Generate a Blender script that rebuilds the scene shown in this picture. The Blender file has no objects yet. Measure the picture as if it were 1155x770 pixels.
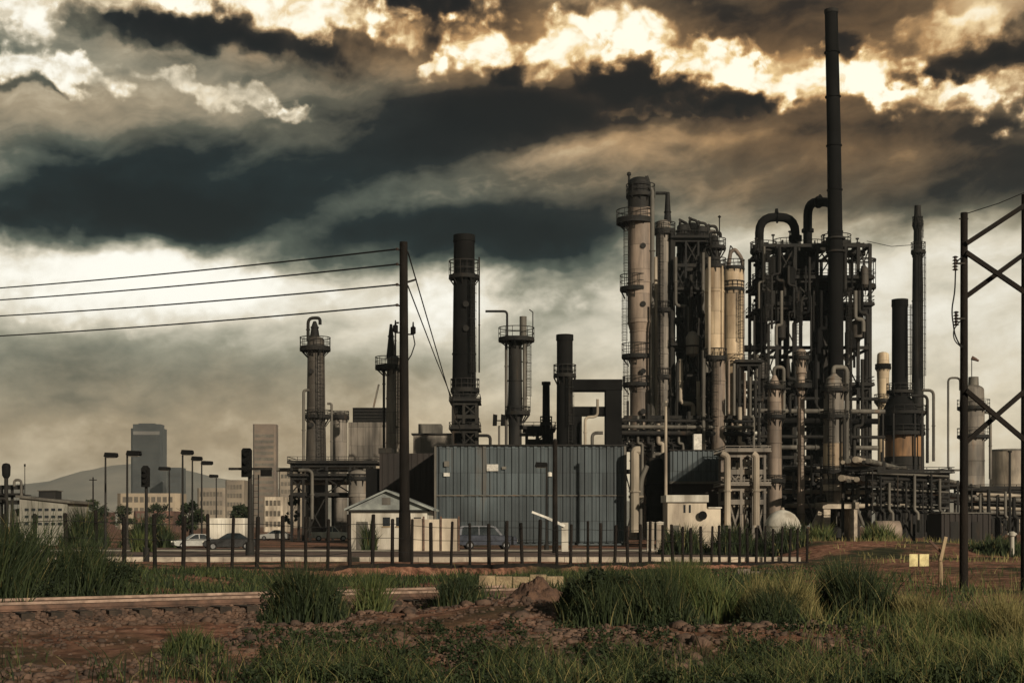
import bpy, math, random
import numpy as np
from mathutils import Vector, noise as mnoise

R = math.radians
PI = math.pi
random.seed(7)
rng = np.random.default_rng(7)
scene = bpy.context.scene
COL = scene.collection

# ------------------------------------------------------------------ measures
F = 1587.0          # focal length in photograph pixels
CX, HZ = 577.5, 592.0
CH = 2.0            # camera height


def WX(px, d): return (px - CX) * d / F
def WZ(py, d): return CH - (py - HZ) * d / F
def WS(p, d): return p * d / F
def P(px, py, d): return Vector((WX(px, d), d, WZ(py, d)))


def smooth(a, b, x):
    t = max(0.0, min(1.0, (x - a) / (b - a)))
    return t * t * (3 - 2 * t)


def terrain(x, y):
    if y >= 42.6:
        z = max(0.0, 0.58 - 0.42 * (y - 42.6) / 30.4)
        z *= 1 - smooth(60, 84, y)
        z += 0.0
    else:
        z = 0.30 + 0.28 * smooth(24, 42.6, y)
    # bank beyond the end of the fence
    z += 1.0 * math.exp(-((y - 88) / 7.0) ** 2) * smooth(15.5, 19, x) * (1 - 0.55 * smooth(25, 34, x))
    # bed of the railway
    t = (x + 24.0) / 27.0
    off = abs((y - 16.9) - (x + 24.0) * 0.626) * 0.848
    kk = (1 - smooth(2.2, 4.4, off)) * (1 - smooth(-2.5, -0.5, x))
    z = z * (1 - kk) + 0.06 * kk
    # spoil ridge in the middle distance
    z += 0.28 * math.exp(-((y - 25.5) / 2.6) ** 2) * math.exp(-((x - 0.6) / 4.2) ** 2)
    z += 0.20 * math.exp(-((y - 20.0) / 1.8) ** 2) * math.exp(-((x - 3.5) / 4.0) ** 2)
    # drop baring the dark board added for the shadow band below the fence
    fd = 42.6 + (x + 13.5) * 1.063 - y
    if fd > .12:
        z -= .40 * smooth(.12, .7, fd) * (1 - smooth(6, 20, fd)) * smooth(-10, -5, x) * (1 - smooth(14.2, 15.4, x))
    fade = 1 - smooth(55, 95, y)
    if fade > 0:
        z += fade * 0.16 * mnoise.noise(Vector((x * 0.22, y * 0.22, 3.1)))
        z += fade * 0.07 * mnoise.noise(Vector((x * 0.9, y * 0.9, 7.7)))
    return z


# ------------------------------------------------------------------ materials
MATS = {}


def lin(c):
    return tuple(((v / 12.92) if v <= 0.04045 else ((v + 0.055) / 1.055) ** 2.4) for v in c)


def mat(name, col, col2=None, rough=0.75, metal=0.0, scale=1.5, streak=False, bump=0.0, amt=1.0, spec=0.35, col3=None, panel=None):
    """weathered surface: two or three tones mixed by noise, optional vertical streaks"""
    m = bpy.data.materials.new(name)
    m.use_nodes = True
    nt = m.node_tree
    N, L = nt.nodes, nt.links
    b = N['Principled BSDF']
    b.inputs['Roughness'].default_value = rough
    b.inputs['Metallic'].default_value = metal
    b.inputs['Specular IOR Level'].default_value = spec
    g = N.new('ShaderNodeNewGeometry')
    mp = N.new('ShaderNodeMapping')
    mp.inputs['Scale'].default_value = (1, 1, 0.16) if streak else (1, 1, 1)
    L.new(g.outputs['Position'], mp.inputs['Vector'])
    n = N.new('ShaderNodeTexNoise')
    n.inputs['Scale'].default_value = scale
    n.inputs['Detail'].default_value = 6
    n.inputs['Roughness'].default_value = 0.62
    L.new(mp.outputs[0], n.inputs['Vector'])
    r = N.new('ShaderNodeValToRGB')
    c2 = col2 if col2 else tuple(v * 0.55 for v in col)
    r.color_ramp.elements[0].position = 0.36
    r.color_ramp.elements[0].color = (*c2, 1)
    r.color_ramp.elements[1].position = 0.62
    r.color_ramp.elements[1].color = (*col, 1)
    if col3:
        e = r.color_ramp.elements.new(0.74)
        e.color = (*col3, 1)
    L.new(n.outputs['Fac'], r.inputs['Fac'])
    colr = r.outputs['Color']
    # stains at a larger scale than the grain
    n3 = N.new('ShaderNodeTexNoise')
    n3.inputs['Scale'].default_value = scale * .31
    n3.inputs['Detail'].default_value = 4
    L.new(g.outputs['Position'], n3.inputs['Vector'])
    mr3 = N.new('ShaderNodeMapRange')
    mr3.inputs['From Min'].default_value = .3
    mr3.inputs['From Max'].default_value = .7
    mr3.inputs['To Min'].default_value = .62
    mr3.inputs['To Max'].default_value = 1.25
    L.new(n3.outputs['Fac'], mr3.inputs['Value'])
    tint = mr3.outputs[0]
    if panel:               # sheets of cladding, each with its own tone, dark laps between
        sx_ = N.new('ShaderNodeSeparateXYZ')
        L.new(g.outputs['Position'], sx_.inputs[0])
        cx_ = N.new('ShaderNodeCombineXYZ')
        L.new(sx_.outputs[0], cx_.inputs[0])
        L.new(sx_.outputs[2], cx_.inputs[1])
        br = N.new('ShaderNodeTexBrick')
        br.inputs['Scale'].default_value = 1
        br.inputs['Brick Width'].default_value = panel[1]
        br.inputs['Row Height'].default_value = panel[0]
        br.inputs['Mortar Size'].default_value = .035
        br.inputs['Color1'].default_value = (.72, .72, .72, 1)
        br.inputs['Color2'].default_value = (1.12, 1.12, 1.12, 1)
        br.inputs['Mortar'].default_value = (.5, .45, .4, 1)
        L.new(cx_.outputs[0], br.inputs['Vector'])
        mm_ = N.new('ShaderNodeMath')
        mm_.operation = 'MULTIPLY'
        L.new(tint, mm_.inputs[0])
        L.new(br.outputs['Color'], mm_.inputs[1])
        tint = mm_.outputs[0]
    vs_ = N.new('ShaderNodeVectorMath')
    vs_.operation = 'SCALE'
    L.new(colr, vs_.inputs[0])
    L.new(tint, vs_.inputs['Scale'])
    L.new(vs_.outputs[0], b.inputs['Base Color'])
    rr = N.new('ShaderNodeMapRange')
    rr.inputs['To Min'].default_value = max(0, rough - 0.15)
    rr.inputs['To Max'].default_value = min(1, rough + 0.15)
    L.new(n.outputs['Fac'], rr.inputs['Value'])
    L.new(rr.outputs[0], b.inputs['Roughness'])
    if bump:
        n2 = N.new('ShaderNodeTexNoise')
        n2.inputs['Scale'].default_value = scale * 6
        n2.inputs['Detail'].default_value = 5
        L.new(g.outputs['Position'], n2.inputs['Vector'])
        bp = N.new('ShaderNodeBump')
        bp.inputs['Strength'].default_value = bump
        bp.inputs['Distance'].default_value = 0.05
        L.new(n2.outputs['Fac'], bp.inputs['Height'])
        L.new(bp.outputs[0], b.inputs['Normal'])
    MATS[name] = m
    return m


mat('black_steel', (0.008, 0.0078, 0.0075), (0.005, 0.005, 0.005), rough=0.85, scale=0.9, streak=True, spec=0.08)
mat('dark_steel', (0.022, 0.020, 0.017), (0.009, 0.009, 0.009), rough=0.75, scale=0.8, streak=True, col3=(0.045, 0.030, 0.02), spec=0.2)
mat('grey_steel', (0.13, 0.12, 0.10), (0.05, 0.045, 0.038), rough=0.65, scale=0.7, streak=True, col3=(0.16, 0.10, 0.06))
mat('pale_steel', (0.36, 0.31, 0.24), (0.16, 0.13, 0.10), rough=0.6, scale=0.6, streak=True)
mat('tan_shell', (0.54, 0.43, 0.29), (0.25, 0.18, 0.115), rough=0.6, scale=0.55, streak=True, col3=(0.62, 0.5, 0.33), panel=(3.0, 2.4))
mat('pink_shell', (0.29, 0.225, 0.175), (0.095, 0.075, 0.06), rough=0.65, scale=0.5, streak=True, col3=(0.30, 0.235, 0.18), panel=(3.4, 2.6))
mat('dark_shell', (0.075, 0.064, 0.052), (0.03, 0.027, 0.024), rough=0.65, scale=0.5, streak=True, col3=(0.10, 0.07, 0.05), panel=(3.0, 2.4))
mat('city_window', (0.13, 0.11, 0.085), (0.09, 0.08, 0.065), rough=0.3, scale=0.2)
mat('grey_shell', (0.21, 0.185, 0.155), (0.075, 0.066, 0.056), rough=0.65, scale=0.5, streak=True, col3=(0.2, 0.13, 0.08), panel=(3.0, 2.4))
mat('blue_sheet', (0.066, 0.083, 0.09), (0.038, 0.049, 0.054), rough=0.6, scale=0.45, streak=True, col3=(0.075, 0.066, 0.055), panel=(2.4, 1.2))
mat('brown_sheet', (0.028, 0.022, 0.019), (0.014, 0.012, 0.011), rough=0.8, scale=0.5, streak=True)
mat('roof_sheet', (0.25, 0.27, 0.25), (0.12, 0.13, 0.125), rough=0.6, scale=0.7)
mat('white_paint', (0.56, 0.53, 0.46), (0.30, 0.27, 0.22), rough=0.6, scale=0.9, streak=True)
mat('cream_wall', (0.50, 0.435, 0.34), (0.27, 0.225, 0.175), rough=0.75, scale=0.8, streak=True)
mat('tower_dark', (0.045, 0.05, 0.05), (0.03, 0.033, 0.034), rough=0.5, scale=0.05)
mat('tower_band', (0.16, 0.155, 0.14), (0.11, 0.105, 0.10), rough=0.6, scale=0.05)
mat('tower_brick', (0.20, 0.15, 0.11), (0.13, 0.10, 0.08), rough=0.8, scale=0.05)
mat('tower_glass', (0.05, 0.052, 0.05), (0.035, 0.037, 0.037), rough=0.35, scale=0.05)
mat('city_wall', (0.24, 0.20, 0.15), (0.15, 0.125, 0.10), rough=0.8, scale=0.06)
mat('city_pale', (0.26, 0.215, 0.155), (0.19, 0.155, 0.115), rough=0.8, scale=0.06)
mat('brick_wall', (0.16, 0.085, 0.06), (0.09, 0.05, 0.04), rough=0.85, scale=0.3)
mat('window_dark', (0.016, 0.02, 0.024), (0.01, 0.012, 0.014), rough=0.15, scale=0.5, spec=0.5)
mat('wood_pole', (0.014, 0.011, 0.009), (0.008, 0.007, 0.006), rough=0.9, scale=3, streak=True, bump=0.4, spec=0.15)
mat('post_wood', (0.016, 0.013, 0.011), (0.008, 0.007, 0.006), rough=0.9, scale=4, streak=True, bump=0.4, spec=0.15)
mat('pale_wood', (0.42, 0.32, 0.2), (0.24, 0.17, 0.1), rough=0.85, scale=5, streak=True, bump=0.3)
mat('wire', (0.012, 0.012, 0.012), (0.008, 0.008, 0.008), rough=0.7, spec=0.2)
mat('ceramic', (0.05, 0.035, 0.03), (0.03, 0.022, 0.02), rough=0.3, spec=0.5)
mat('concrete', (0.44, 0.38, 0.30), (0.22, 0.185, 0.15), rough=0.9, scale=1.2, bump=0.2)
mat('sandstone', (0.36, 0.28, 0.17), (0.19, 0.14, 0.085), rough=0.95, scale=3.5, bump=0.8)
mat('asphalt', (0.12, 0.075, 0.055), (0.07, 0.047, 0.037), rough=0.95, scale=0.6, bump=0.2)
mat('road_paint', (0.62, 0.56, 0.44), (0.3, 0.26, 0.2), rough=0.85, scale=2.5)
mat('rail_rust', (0.13, 0.075, 0.052), (0.055, 0.034, 0.025), rough=0.8, scale=4, bump=0.2)  # rust tone darkened as painted shade under the rail head
mat('rail_top', (0.30, 0.21, 0.16), (0.17, 0.115, 0.085), rough=0.5, metal=0.25, scale=6)  # worn rail head, with light on it painted into the paler colour
mat('sleeper', (0.05, 0.036, 0.026), (0.022, 0.017, 0.013), rough=0.95, scale=5, bump=0.5)
mat('shed_grey', (0.27, 0.26, 0.22), (0.17, 0.16, 0.135), rough=0.75, scale=0.8, streak=True)
mat('ballast', (0.20, 0.115, 0.075), (0.07, 0.042, 0.03), rough=0.95, scale=9, bump=0.9)
mat('stone', (0.13, 0.08, 0.056), (0.05, 0.034, 0.026), rough=0.95, scale=2.2, bump=0.6, col3=(0.19, 0.13, 0.095))
mat('spoil', (0.115, 0.065, 0.042), (0.055, 0.032, 0.023), rough=0.95, scale=6, bump=0.8)
mat('plate', (0.66, 0.58, 0.30), (0.45, 0.38, 0.18), rough=0.6, scale=6)
mat('white_plate', (0.62, 0.60, 0.54), (0.42, 0.40, 0.36), rough=0.6, scale=4)
mat('orange_drum', (0.24, 0.135, 0.065), (0.05, 0.034, 0.022), rough=0.7, scale=0.8, streak=True)
mat('silver_paint', (0.3, 0.3, 0.28), (0.25, 0.25, 0.235), rough=0.3, spec=0.6, scale=2)
mat('black_paint', (0.012, 0.012, 0.013), (0.009, 0.009, 0.01), rough=0.25, spec=0.6, scale=2)
mat('navy_paint', (0.012, 0.018, 0.035), (0.009, 0.012, 0.022), rough=0.3, spec=0.6, scale=2)
mat('tyre', (0.014, 0.013, 0.012), (0.009, 0.009, 0.009), rough=0.9)
mat('rim', (0.3, 0.3, 0.3), (0.2, 0.2, 0.2), rough=0.35, metal=0.7)
mat('car_glass', (0.02, 0.025, 0.028), (0.016, 0.02, 0.022), rough=0.08, spec=0.6)
mat('lamp_glass', (0.5, 0.48, 0.42), (0.4, 0.38, 0.33), rough=0.2, spec=0.6)
mat('red_lens', (0.25, 0.02, 0.015), (0.16, 0.015, 0.01), rough=0.2, spec=0.6)
mat('bark', (0.035, 0.026, 0.02), (0.018, 0.014, 0.011), rough=0.95, scale=3, streak=True)


def leaf_mat(name, a, b, c, sc=0.9):
    m = bpy.data.materials.new(name)
    m.use_nodes = True
    nt = m.node_tree
    N, L = nt.nodes, nt.links
    bs = N['Principled BSDF']
    bs.inputs['Roughness'].default_value = 0.7
    bs.inputs['Specular IOR Level'].default_value = 0.2
    at = N.new('ShaderNodeAttribute')
    at.attribute_name = 'tone'
    g = N.new('ShaderNodeNewGeometry')
    n = N.new('ShaderNodeTexNoise')
    n.inputs['Scale'].default_value = sc
    n.inputs['Detail'].default_value = 3
    L.new(g.outputs['Position'], n.inputs['Vector'])
    ad = N.new('ShaderNodeMath')
    ad.operation = 'MULTIPLY_ADD'
    ad.inputs[1].default_value = 0.55
    L.new(at.outputs['Fac'], ad.inputs[0])
    mr = N.new('ShaderNodeMath')
    mr.operation = 'MULTIPLY'
    mr.inputs[1].default_value = 0.55
    L.new(n.outputs['Fac'], mr.inputs[0])
    L.new(mr.outputs[0], ad.inputs[2])
    r = N.new('ShaderNodeValToRGB')
    r.color_ramp.elements[0].position = 0.18
    r.color_ramp.elements[0].color = (*a, 1)
    r.color_ramp.elements[1].position = 0.85
    r.color_ramp.elements[1].color = (*c, 1)
    e = r.color_ramp.elements.new(0.52)
    e.color = (*b, 1)
    L.new(ad.outputs[0], r.inputs['Fac'])
    L.new(r.outputs['Color'], bs.inputs['Base Color'])
    tr = N.new('ShaderNodeBsdfTranslucent')
    L.new(r.outputs['Color'], tr.inputs['Color'])
    mx = N.new('ShaderNodeMixShader')
    mx.inputs[0].default_value = 0.25
    L.new(bs.outputs[0], mx.inputs[1])
    L.new(tr.outputs[0], mx.inputs[2])
    L.new(mx.outputs[0], N['Material Output'].inputs['Surface'])
    MATS[name] = m
    return m


leaf_mat('grass_dark', (0.008, 0.013, 0.007), (0.021, 0.033, 0.013), (0.05, 0.066, 0.026))
leaf_mat('grass_green', (0.016, 0.026, 0.010), (0.05, 0.072, 0.022), (0.125, 0.135, 0.045))
leaf_mat('grass_dry', (0.05, 0.048, 0.018), (0.13, 0.115, 0.045), (0.26, 0.22, 0.09))
leaf_mat('leaves', (0.008, 0.013, 0.008), (0.022, 0.033, 0.015), (0.05, 0.06, 0.026), sc=0.5)


# ------------------------------------------------------------------ mesh builder
class MB:
    def __init__(self):
        self.v, self.f = [], []

    def quad(self, pts):
        b = len(self.v)
        self.v += [tuple(p) for p in pts]
        self.f.append(tuple(range(b, b + len(pts))))
        return self

    def box(self, x0, x1, y0, y1, z0, z1):
        if x0 > x1: x0, x1 = x1, x0
        if y0 > y1: y0, y1 = y1, y0
        if z0 > z1: z0, z1 = z1, z0
        b = len(self.v)
        self.v += [(x0, y0, z0), (x1, y0, z0), (x1, y1, z0), (x0, y1, z0), (x0, y0, z1), (x1, y0, z1), (x1, y1, z1), (x0, y1, z1)]
        self.f += [tuple(b + i for i in q) for q in ((3, 2, 1, 0), (4, 5, 6, 7), (0, 1, 5, 4), (1, 2, 6, 5), (2, 3, 7, 6), (3, 0, 4, 7))]
        return self

    def prism(self, poly, y0, y1, taper=None):
        """poly of (x, z) run counter-clockwise seen from -Y, extruded along Y"""
        b, n = len(self.v), len(poly)
        self.v += [(x, y0, z) for x, z in poly] + [(x, y1, z) for x, z in poly]
        self.f.append(tuple(b + i for i in range(n)))
        self.f.append(tuple(b + n + i for i in reversed(range(n))))
        for i in range(n):
            j = (i + 1) % n
            self.f.append((b + j, b + i, b + n + i, b + n + j))
        return self

    def frame(self, p, q):
        p, q = Vector(p), Vector(q)
        t = (q - p).normalized()
        up = Vector((0, 0, 1)) if abs(t.z) < 0.95 else Vector((0, 1, 0))
        a = t.cross(up).normalized()
        return p, q, a, a.cross(t).normalized()

    def bar(self, p, q, w, h=None):
        h = w if h is None else h
        p, q, a, c = self.frame(p, q)
        b = len(self.v)
        for o in (p, q):
            for s, t in ((-1, -1), (1, -1), (1, 1), (-1, 1)):
                self.v.append(tuple(o + a * (s * w / 2) + c * (t * h / 2)))
        self.f += [tuple(b + i for i in qd) for qd in ((0, 1, 2, 3), (7, 6, 5, 4), (0, 4, 5, 1), (1, 5, 6, 2), (2, 6, 7, 3), (3, 7, 4, 0))]
        return self

    def cyl(self, p, q, r0, r1=None, n=12, caps=True):
        r1 = r0 if r1 is None else r1
        p, q, a, c = self.frame(p, q)
        b = len(self.v)
        for o, r in ((p, r0), (q, r1)):
            for i in range(n):
                an = 2 * PI * i / n
                self.v.append(tuple(o + a * (r * math.cos(an)) + c * (r * math.sin(an))))
        for i in range(n):
            j = (i + 1) % n
            self.f.append((b + i, b + j, b + n + j, b + n + i))
        if caps:
            self.f.append(tuple(b + i for i in reversed(range(n))))
            self.f.append(tuple(b + n + i for i in range(n)))
        return self

    def tube(self, pts, r, n=8):
        pts = [Vector(p) for p in pts]
        b = len(self.v)
        t0 = (pts[1] - pts[0]).normalized()
        up = Vector((0, 0, 1)) if abs(t0.z) < 0.9 else Vector((0, 1, 0))
        a = t0.cross(up).normalized()
        m = len(pts)
        for k in range(m):
            if k == 0: t = t0
            elif k == m - 1: t = (pts[-1] - pts[-2]).normalized()
            else: t = ((pts[k + 1] - pts[k]).normalized() + (pts[k] - pts[k - 1]).normalized()).normalized()
            a = (a - t * a.dot(t)).normalized()
            c = t.cross(a)
            rr = r[k] if isinstance(r, (list, tuple)) else r
            for i in range(n):
                an = 2 * PI * i / n
                self.v.append(tuple(pts[k] + a * (rr * math.cos(an)) + c * (rr * math.sin(an))))
        for k in range(m - 1):
            for i in range(n):
                j = (i + 1) % n
                self.f.append((b + k * n + i, b + k * n + j, b + (k + 1) * n + j, b + (k + 1) * n + i))
        self.f.append(tuple(b + i for i in reversed(range(n))))
        self.f.append(tuple(b + (m - 1) * n + i for i in range(n)))
        return self

    def lathe(self, cx, cy, prof, n=24):
        b, m = len(self.v), len(prof)
        for r, z in prof:
            for i in range(n):
                an = 2 * PI * i / n
                self.v.append((cx + r * math.cos(an), cy + r * math.sin(an), z))
        for k in range(m - 1):
            for i in range(n):
                j = (i + 1) % n
                self.f.append((b + k * n + i, b + k * n + j, b + (k + 1) * n + j, b + (k + 1) * n + i))
        self.f.append(tuple(b + i for i in reversed(range(n))))
        self.f.append(tuple(b + (m - 1) * n + i for i in range(n)))
        return self

    def ring(self, cx, cy, z0, z1, ri, ro, n=20):
        b = len(self.v)
        for r, z in ((ri, z0), (ro, z0), (ro, z1), (ri, z1)):
            for i in range(n):
                an = 2 * PI * i / n
                self.v.append((cx + r * math.cos(an), cy + r * math.sin(an), z))
        for k in range(4):
            k2 = (k + 1) % 4
            for i in range(n):
                j = (i + 1) % n
                self.f.append((b + k * n + i, b + k * n + j, b + k2 * n + j, b + k2 * n + i))
        return self

    def build(self, name, material, parent=None, base=None, sharp=35, smooth_faces=True):
        off = Vector((0, 0, 0))
        if parent is not None:
            off = OFF.get(parent.name, off)
        elif base is not None:
            off = Vector(base)
        me = bpy.data.meshes.new(name)
        me.from_pydata([(x - off.x, y - off.y, z - off.z) for x, y, z in self.v], [], self.f)
        me.materials.append(MATS[material])
        if smooth_faces:
            me.polygons.foreach_set('use_smooth', [True] * len(me.polygons))
            me.set_sharp_from_angle(angle=R(sharp))
        me.update()
        o = bpy.data.objects.new(name, me)
        COL.objects.link(o)
        if parent is not None:
            o.parent = parent
            OFF[o.name] = off
        else:
            o.location = off
            OFF[o.name] = off
        return o


OFF = {}


def tag(o, label=None, cat=None, group=None, kind=None):
    if label: o['label'] = label
    if cat: o['category'] = cat
    if group: o['group'] = group
    if kind: o['kind'] = kind
    return o


def thing(name, loc, label, cat, group=None):
    o = bpy.data.objects.new(name, None)
    o.empty_display_size = 0.2
    COL.objects.link(o)
    o.location = loc
    OFF[o.name] = Vector(loc)
    return tag(o, label, cat, group)


def arc(c, u, w, r, a0, a1, n=8):
    """points on an arc in the plane of u, w round c"""
    c, u, w = Vector(c), Vector(u), Vector(w)
    return [c + u * (r * math.cos(a0 + (a1 - a0) * i / n)) + w * (r * math.sin(a0 + (a1 - a0) * i / n)) for i in range(n + 1)]


def rounded(pts, r, n=5):
    """polyline with rounded corners"""
    pts = [Vector(p) for p in pts]
    out = [pts[0]]
    for i in range(1, len(pts) - 1):
        a, b, c = pts[i - 1], pts[i], pts[i + 1]
        rr = min(r, (a - b).length * 0.49, (c - b).length * 0.49)
        p, q = b + (a - b).normalized() * rr, b + (c - b).normalized() * rr
        for k in range(n + 1):
            t = k / n
            out.append(p * (1 - t) ** 2 + b * (2 * t * (1 - t)) + q * t ** 2)
    out.append(pts[-1])
    return out


# ------------------------------------------------------------------ camera
cam = bpy.data.cameras.new('camera')
camo = bpy.data.objects.new('camera', cam)
COL.objects.link(camo)
camo.location = (0, 0, CH)
camo.rotation_euler = (R(90), 0, 0)
cam.sensor_fit = 'HORIZONTAL'
cam.sensor_width = 36
cam.lens = 36 * F / 1155
cam.shift_y = (HZ - 385) / 1155
cam.clip_start = 0.1
cam.clip_end = 30000
scene.camera = camo

# ------------------------------------------------------------------ sky and sun
SUN_DIR = Vector((0.50, -0.80, 0.35)).normalized()
SUN_EL = math.asin(SUN_DIR.z)
SUN_ROT = math.atan2(SUN_DIR.x, SUN_DIR.y)
sun = bpy.data.lights.new('sun', 'SUN')
sun.energy = 4.2
sun.angle = R(0.5)
sun.color = (1.0, 0.86, 0.67)
suno = bpy.data.objects.new('sun', sun)
COL.objects.link(suno)
suno.rotation_euler = (-SUN_DIR).to_track_quat('-Z', 'Y').to_euler()
suno.location = (80, -50, 60)

SKY_STRENGTH = 0.1
world = bpy.data.worlds.new('World')
scene.world = world
world.use_nodes = True


def build_sky():
    nt = world.node_tree
    N, L = nt.nodes, nt.links
    N.clear()
    out = N.new('ShaderNodeOutputWorld')
    bg = N.new('ShaderNodeBackground')
    bg.inputs['Strength'].default_value = SKY_STRENGTH
    L.new(bg.outputs[0], out.inputs['Surface'])
    sky = N.new('ShaderNodeTexSky')
    sky.sky_type = 'NISHITA'
    sky.sun_disc = False
    sky.sun_elevation = SUN_EL
    sky.sun_rotation = SUN_ROT
    sky.air_density = 1.5
    sky.dust_density = 3.0
    tc = N.new('ShaderNodeTexCoord')

    def val(x):
        return x

    def math_(op, a, b=None, c=None, clamp=False):
        n = N.new('ShaderNodeMath')
        n.operation = op
        n.use_clamp = clamp
        for i, x in enumerate((a, b, c)):
            if x is None: continue
            if isinstance(x, (int, float)): n.inputs[i].default_value = x
            else: L.new(x, n.inputs[i])
        return n.outputs[0]

    def mrange(x, a, b, c, d, it='SMOOTHSTEP'):
        n = N.new('ShaderNodeMapRange')
        n.interpolation_type = it
        n.inputs['From Min'].default_value = a
        n.inputs['From Max'].default_value = b
        n.inputs['To Min'].default_value = c
        n.inputs['To Max'].default_value = d
        L.new(x, n.inputs['Value'])
        return n.outputs[0]

    sp = N.new('ShaderNodeSeparateXYZ')
    L.new(tc.outputs['Generated'], sp.inputs[0])
    az = math_('ARCTAN2', sp.outputs['X'], sp.outputs['Y'])
    hyp = math_('SQRT', math_('ADD', math_('MULTIPLY', sp.outputs['X'], sp.outputs['X']), math_('MULTIPLY', sp.outputs['Y'], sp.outputs['Y'])))
    el = math_('ARCTAN2', sp.outputs['Z'], hyp)
    # sky coordinates in degrees of azimuth and elevation
    azd = math_('MULTIPLY', az, 180 / PI)
    eld = math_('MULTIPLY', el, 180 / PI)
    cb = N.new('ShaderNodeCombineXYZ')
    L.new(azd, cb.inputs[0])
    L.new(eld, cb.inputs[1])
    p0 = cb.outputs[0]

    def ntex(vec, sx, sy, scale, detail, rough, z=0.0, dist=0.0, color=False):
        mp = N.new('ShaderNodeMapping')
        mp.inputs['Scale'].default_value = (sx, sy, 1)
        mp.inputs['Location'].default_value = (z, z * 1.7, z)
        L.new(vec, mp.inputs['Vector'])
        n = N.new('ShaderNodeTexNoise')
        n.noise_dimensions = '2D'
        n.inputs['Scale'].default_value = scale
        n.inputs['Detail'].default_value = detail
        n.inputs['Roughness'].default_value = rough
        n.inputs['Distortion'].default_value = dist
        L.new(mp.outputs[0], n.inputs['Vector'])
        return n.outputs['Color'] if color else n.outputs['Fac']

    def warp(vec, colr, amt, amty):
        s = N.new('ShaderNodeVectorMath')
        s.operation = 'SUBTRACT'
        L.new(colr, s.inputs[0])
        s.inputs[1].default_value = (0.5, 0.5, 0.5)
        m = N.new('ShaderNodeVectorMath')
        m.operation = 'MULTIPLY'
        L.new(s.outputs[0], m.inputs[0])
        m.inputs[1].default_value = (amt, amty, 0)
        a = N.new('ShaderNodeVectorMath')
        a.operation = 'ADD'
        L.new(vec, a.inputs[0])
        L.new(m.outputs[0], a.inputs[1])
        return a.outputs[0]

    # broad warp for the soft sheets, fine billowing warp for the lit heaps
    soft = warp(p0, ntex(p0, 0.6, 1.0, 0.24, 5, 0.58, 11.3, color=True), 5.0, 2.8)
    hard1 = warp(p0, ntex(p0, 0.8, 1.0, 0.45, 2, 0.5, 4.2, color=True), 3.2, 2.0)
    hard = warp(hard1, ntex(p0, 1.0, 1.1, 1.6, 5, 0.5, 21.0, color=True), 0.8, 0.7)

    def puffs(scale, z, up=0.0):
        mp = N.new('ShaderNodeMapping')
        mp.inputs['Location'].default_value = (z - up * .5, z * .7 + up, 0)
        mp.inputs['Scale'].default_value = (1, 1.15, 1)
        L.new(warp(p0, ntex(p0, 1, 1, 1.6, 3, .5, z, color=True), .5, .5), mp.inputs['Vector'])
        v = N.new('ShaderNodeTexVoronoi')
        v.voronoi_dimensions = '2D'
        v.feature = 'SMOOTH_F1'
        v.inputs['Smoothness'].default_value = .55
        v.inputs['Scale'].default_value = scale
        L.new(mp.outputs[0], v.inputs['Vector'])
        return v.outputs['Distance']
    def billow(up):
        return math_('ADD', math_('ADD', puffs(0.62, 3.0, up), math_('MULTIPLY', puffs(1.7, 9.0, up), .42)), math_('MULTIPLY', puffs(4.4, 5.0, up), .07))
    puff = billow(0.0)
    lit = math_('SUBTRACT', billow(0.16), puff)      # sides of the heaps turned up to the light

    def AE(px, py):
        x, z = (px - CX) / F, (HZ - py) / F
        return math.degrees(math.atan2(x, 1)), math.degrees(math.atan2(z, math.sqrt(1 + x * x)))

    K = math.degrees(1 / F)

    def blob(vec, px, py, rx, ry, rot, amp, edge, pf=0.0):
        a, e = AE(px, py)
        mp = N.new('ShaderNodeMapping')
        mp.vector_type = 'TEXTURE'
        mp.inputs['Location'].default_value = (a, e, 0)
        mp.inputs['Rotation'].default_value = (0, 0, R(rot))
        mp.inputs['Scale'].default_value = (rx * K, ry * K, 1)
        L.new(vec, mp.inputs['Vector'])
        ln = N.new('ShaderNodeVectorMath')
        ln.operation = 'LENGTH'
        L.new(mp.outputs[0], ln.inputs[0])
        lv = ln.outputs['Value']
        if pf: lv = math_('MULTIPLY_ADD', math_('SUBTRACT', puff, .62), pf, lv)
        return mrange(lv, edge, (1.12 if pf > .5 else 1.3) if edge > 0 else 1.5, amp, 0.0, 'SMOOTHERSTEP' if edge <= 0 else 'SMOOTHSTEP')

    # elevation profile
    sv = N.new('ShaderNodeSeparateXYZ')
    L.new(soft, sv.inputs[0])
    fc = N.new('ShaderNodeFloatCurve')
    cu = fc.mapping.curves[0]
    prof = [(0.0, .70), (1.2, .69), (3.3, .64), (6.0, .63), (8.5, .68), (11.0, .66), (13.3, .42), (16.0, .43), (19.0, .46), (21.5, .46), (30, .36), (45, .27), (90, .24)]
    cu.points[0].location = (0, prof[0][1])
    cu.points[1].location = (1, prof[-1][1])
    for e, v in prof[1:-1]:
        cu.points.new(e / 90, v)
    fc.mapping.update()
    L.new(math_('DIVIDE', sv.outputs['Y'], 90.0, clamp=True), fc.inputs['Value'])
    acc = fc.outputs[0]
    for bl in SKY_SOFT:
        acc = math_('ADD', acc, blob(soft, *bl, 0.0))
    # streaky texture of the sheet clouds
    rmp = N.new('ShaderNodeMapping')
    rmp.inputs['Rotation'].default_value = (0, 0, R(-11))
    L.new(p0, rmp.inputs['Vector'])
    st = ntex(warp(rmp.outputs[0], ntex(p0, 1, 1, 0.3, 3, 0.5, 2.0, color=True), 3, 2), 0.32, 1.25, 0.42, 7, 0.55, 8.0)
    acc = math_('MULTIPLY_ADD', math_('SUBTRACT', st, 0.5), mrange(eld, 4, 14, .26, .56), acc)
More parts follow.
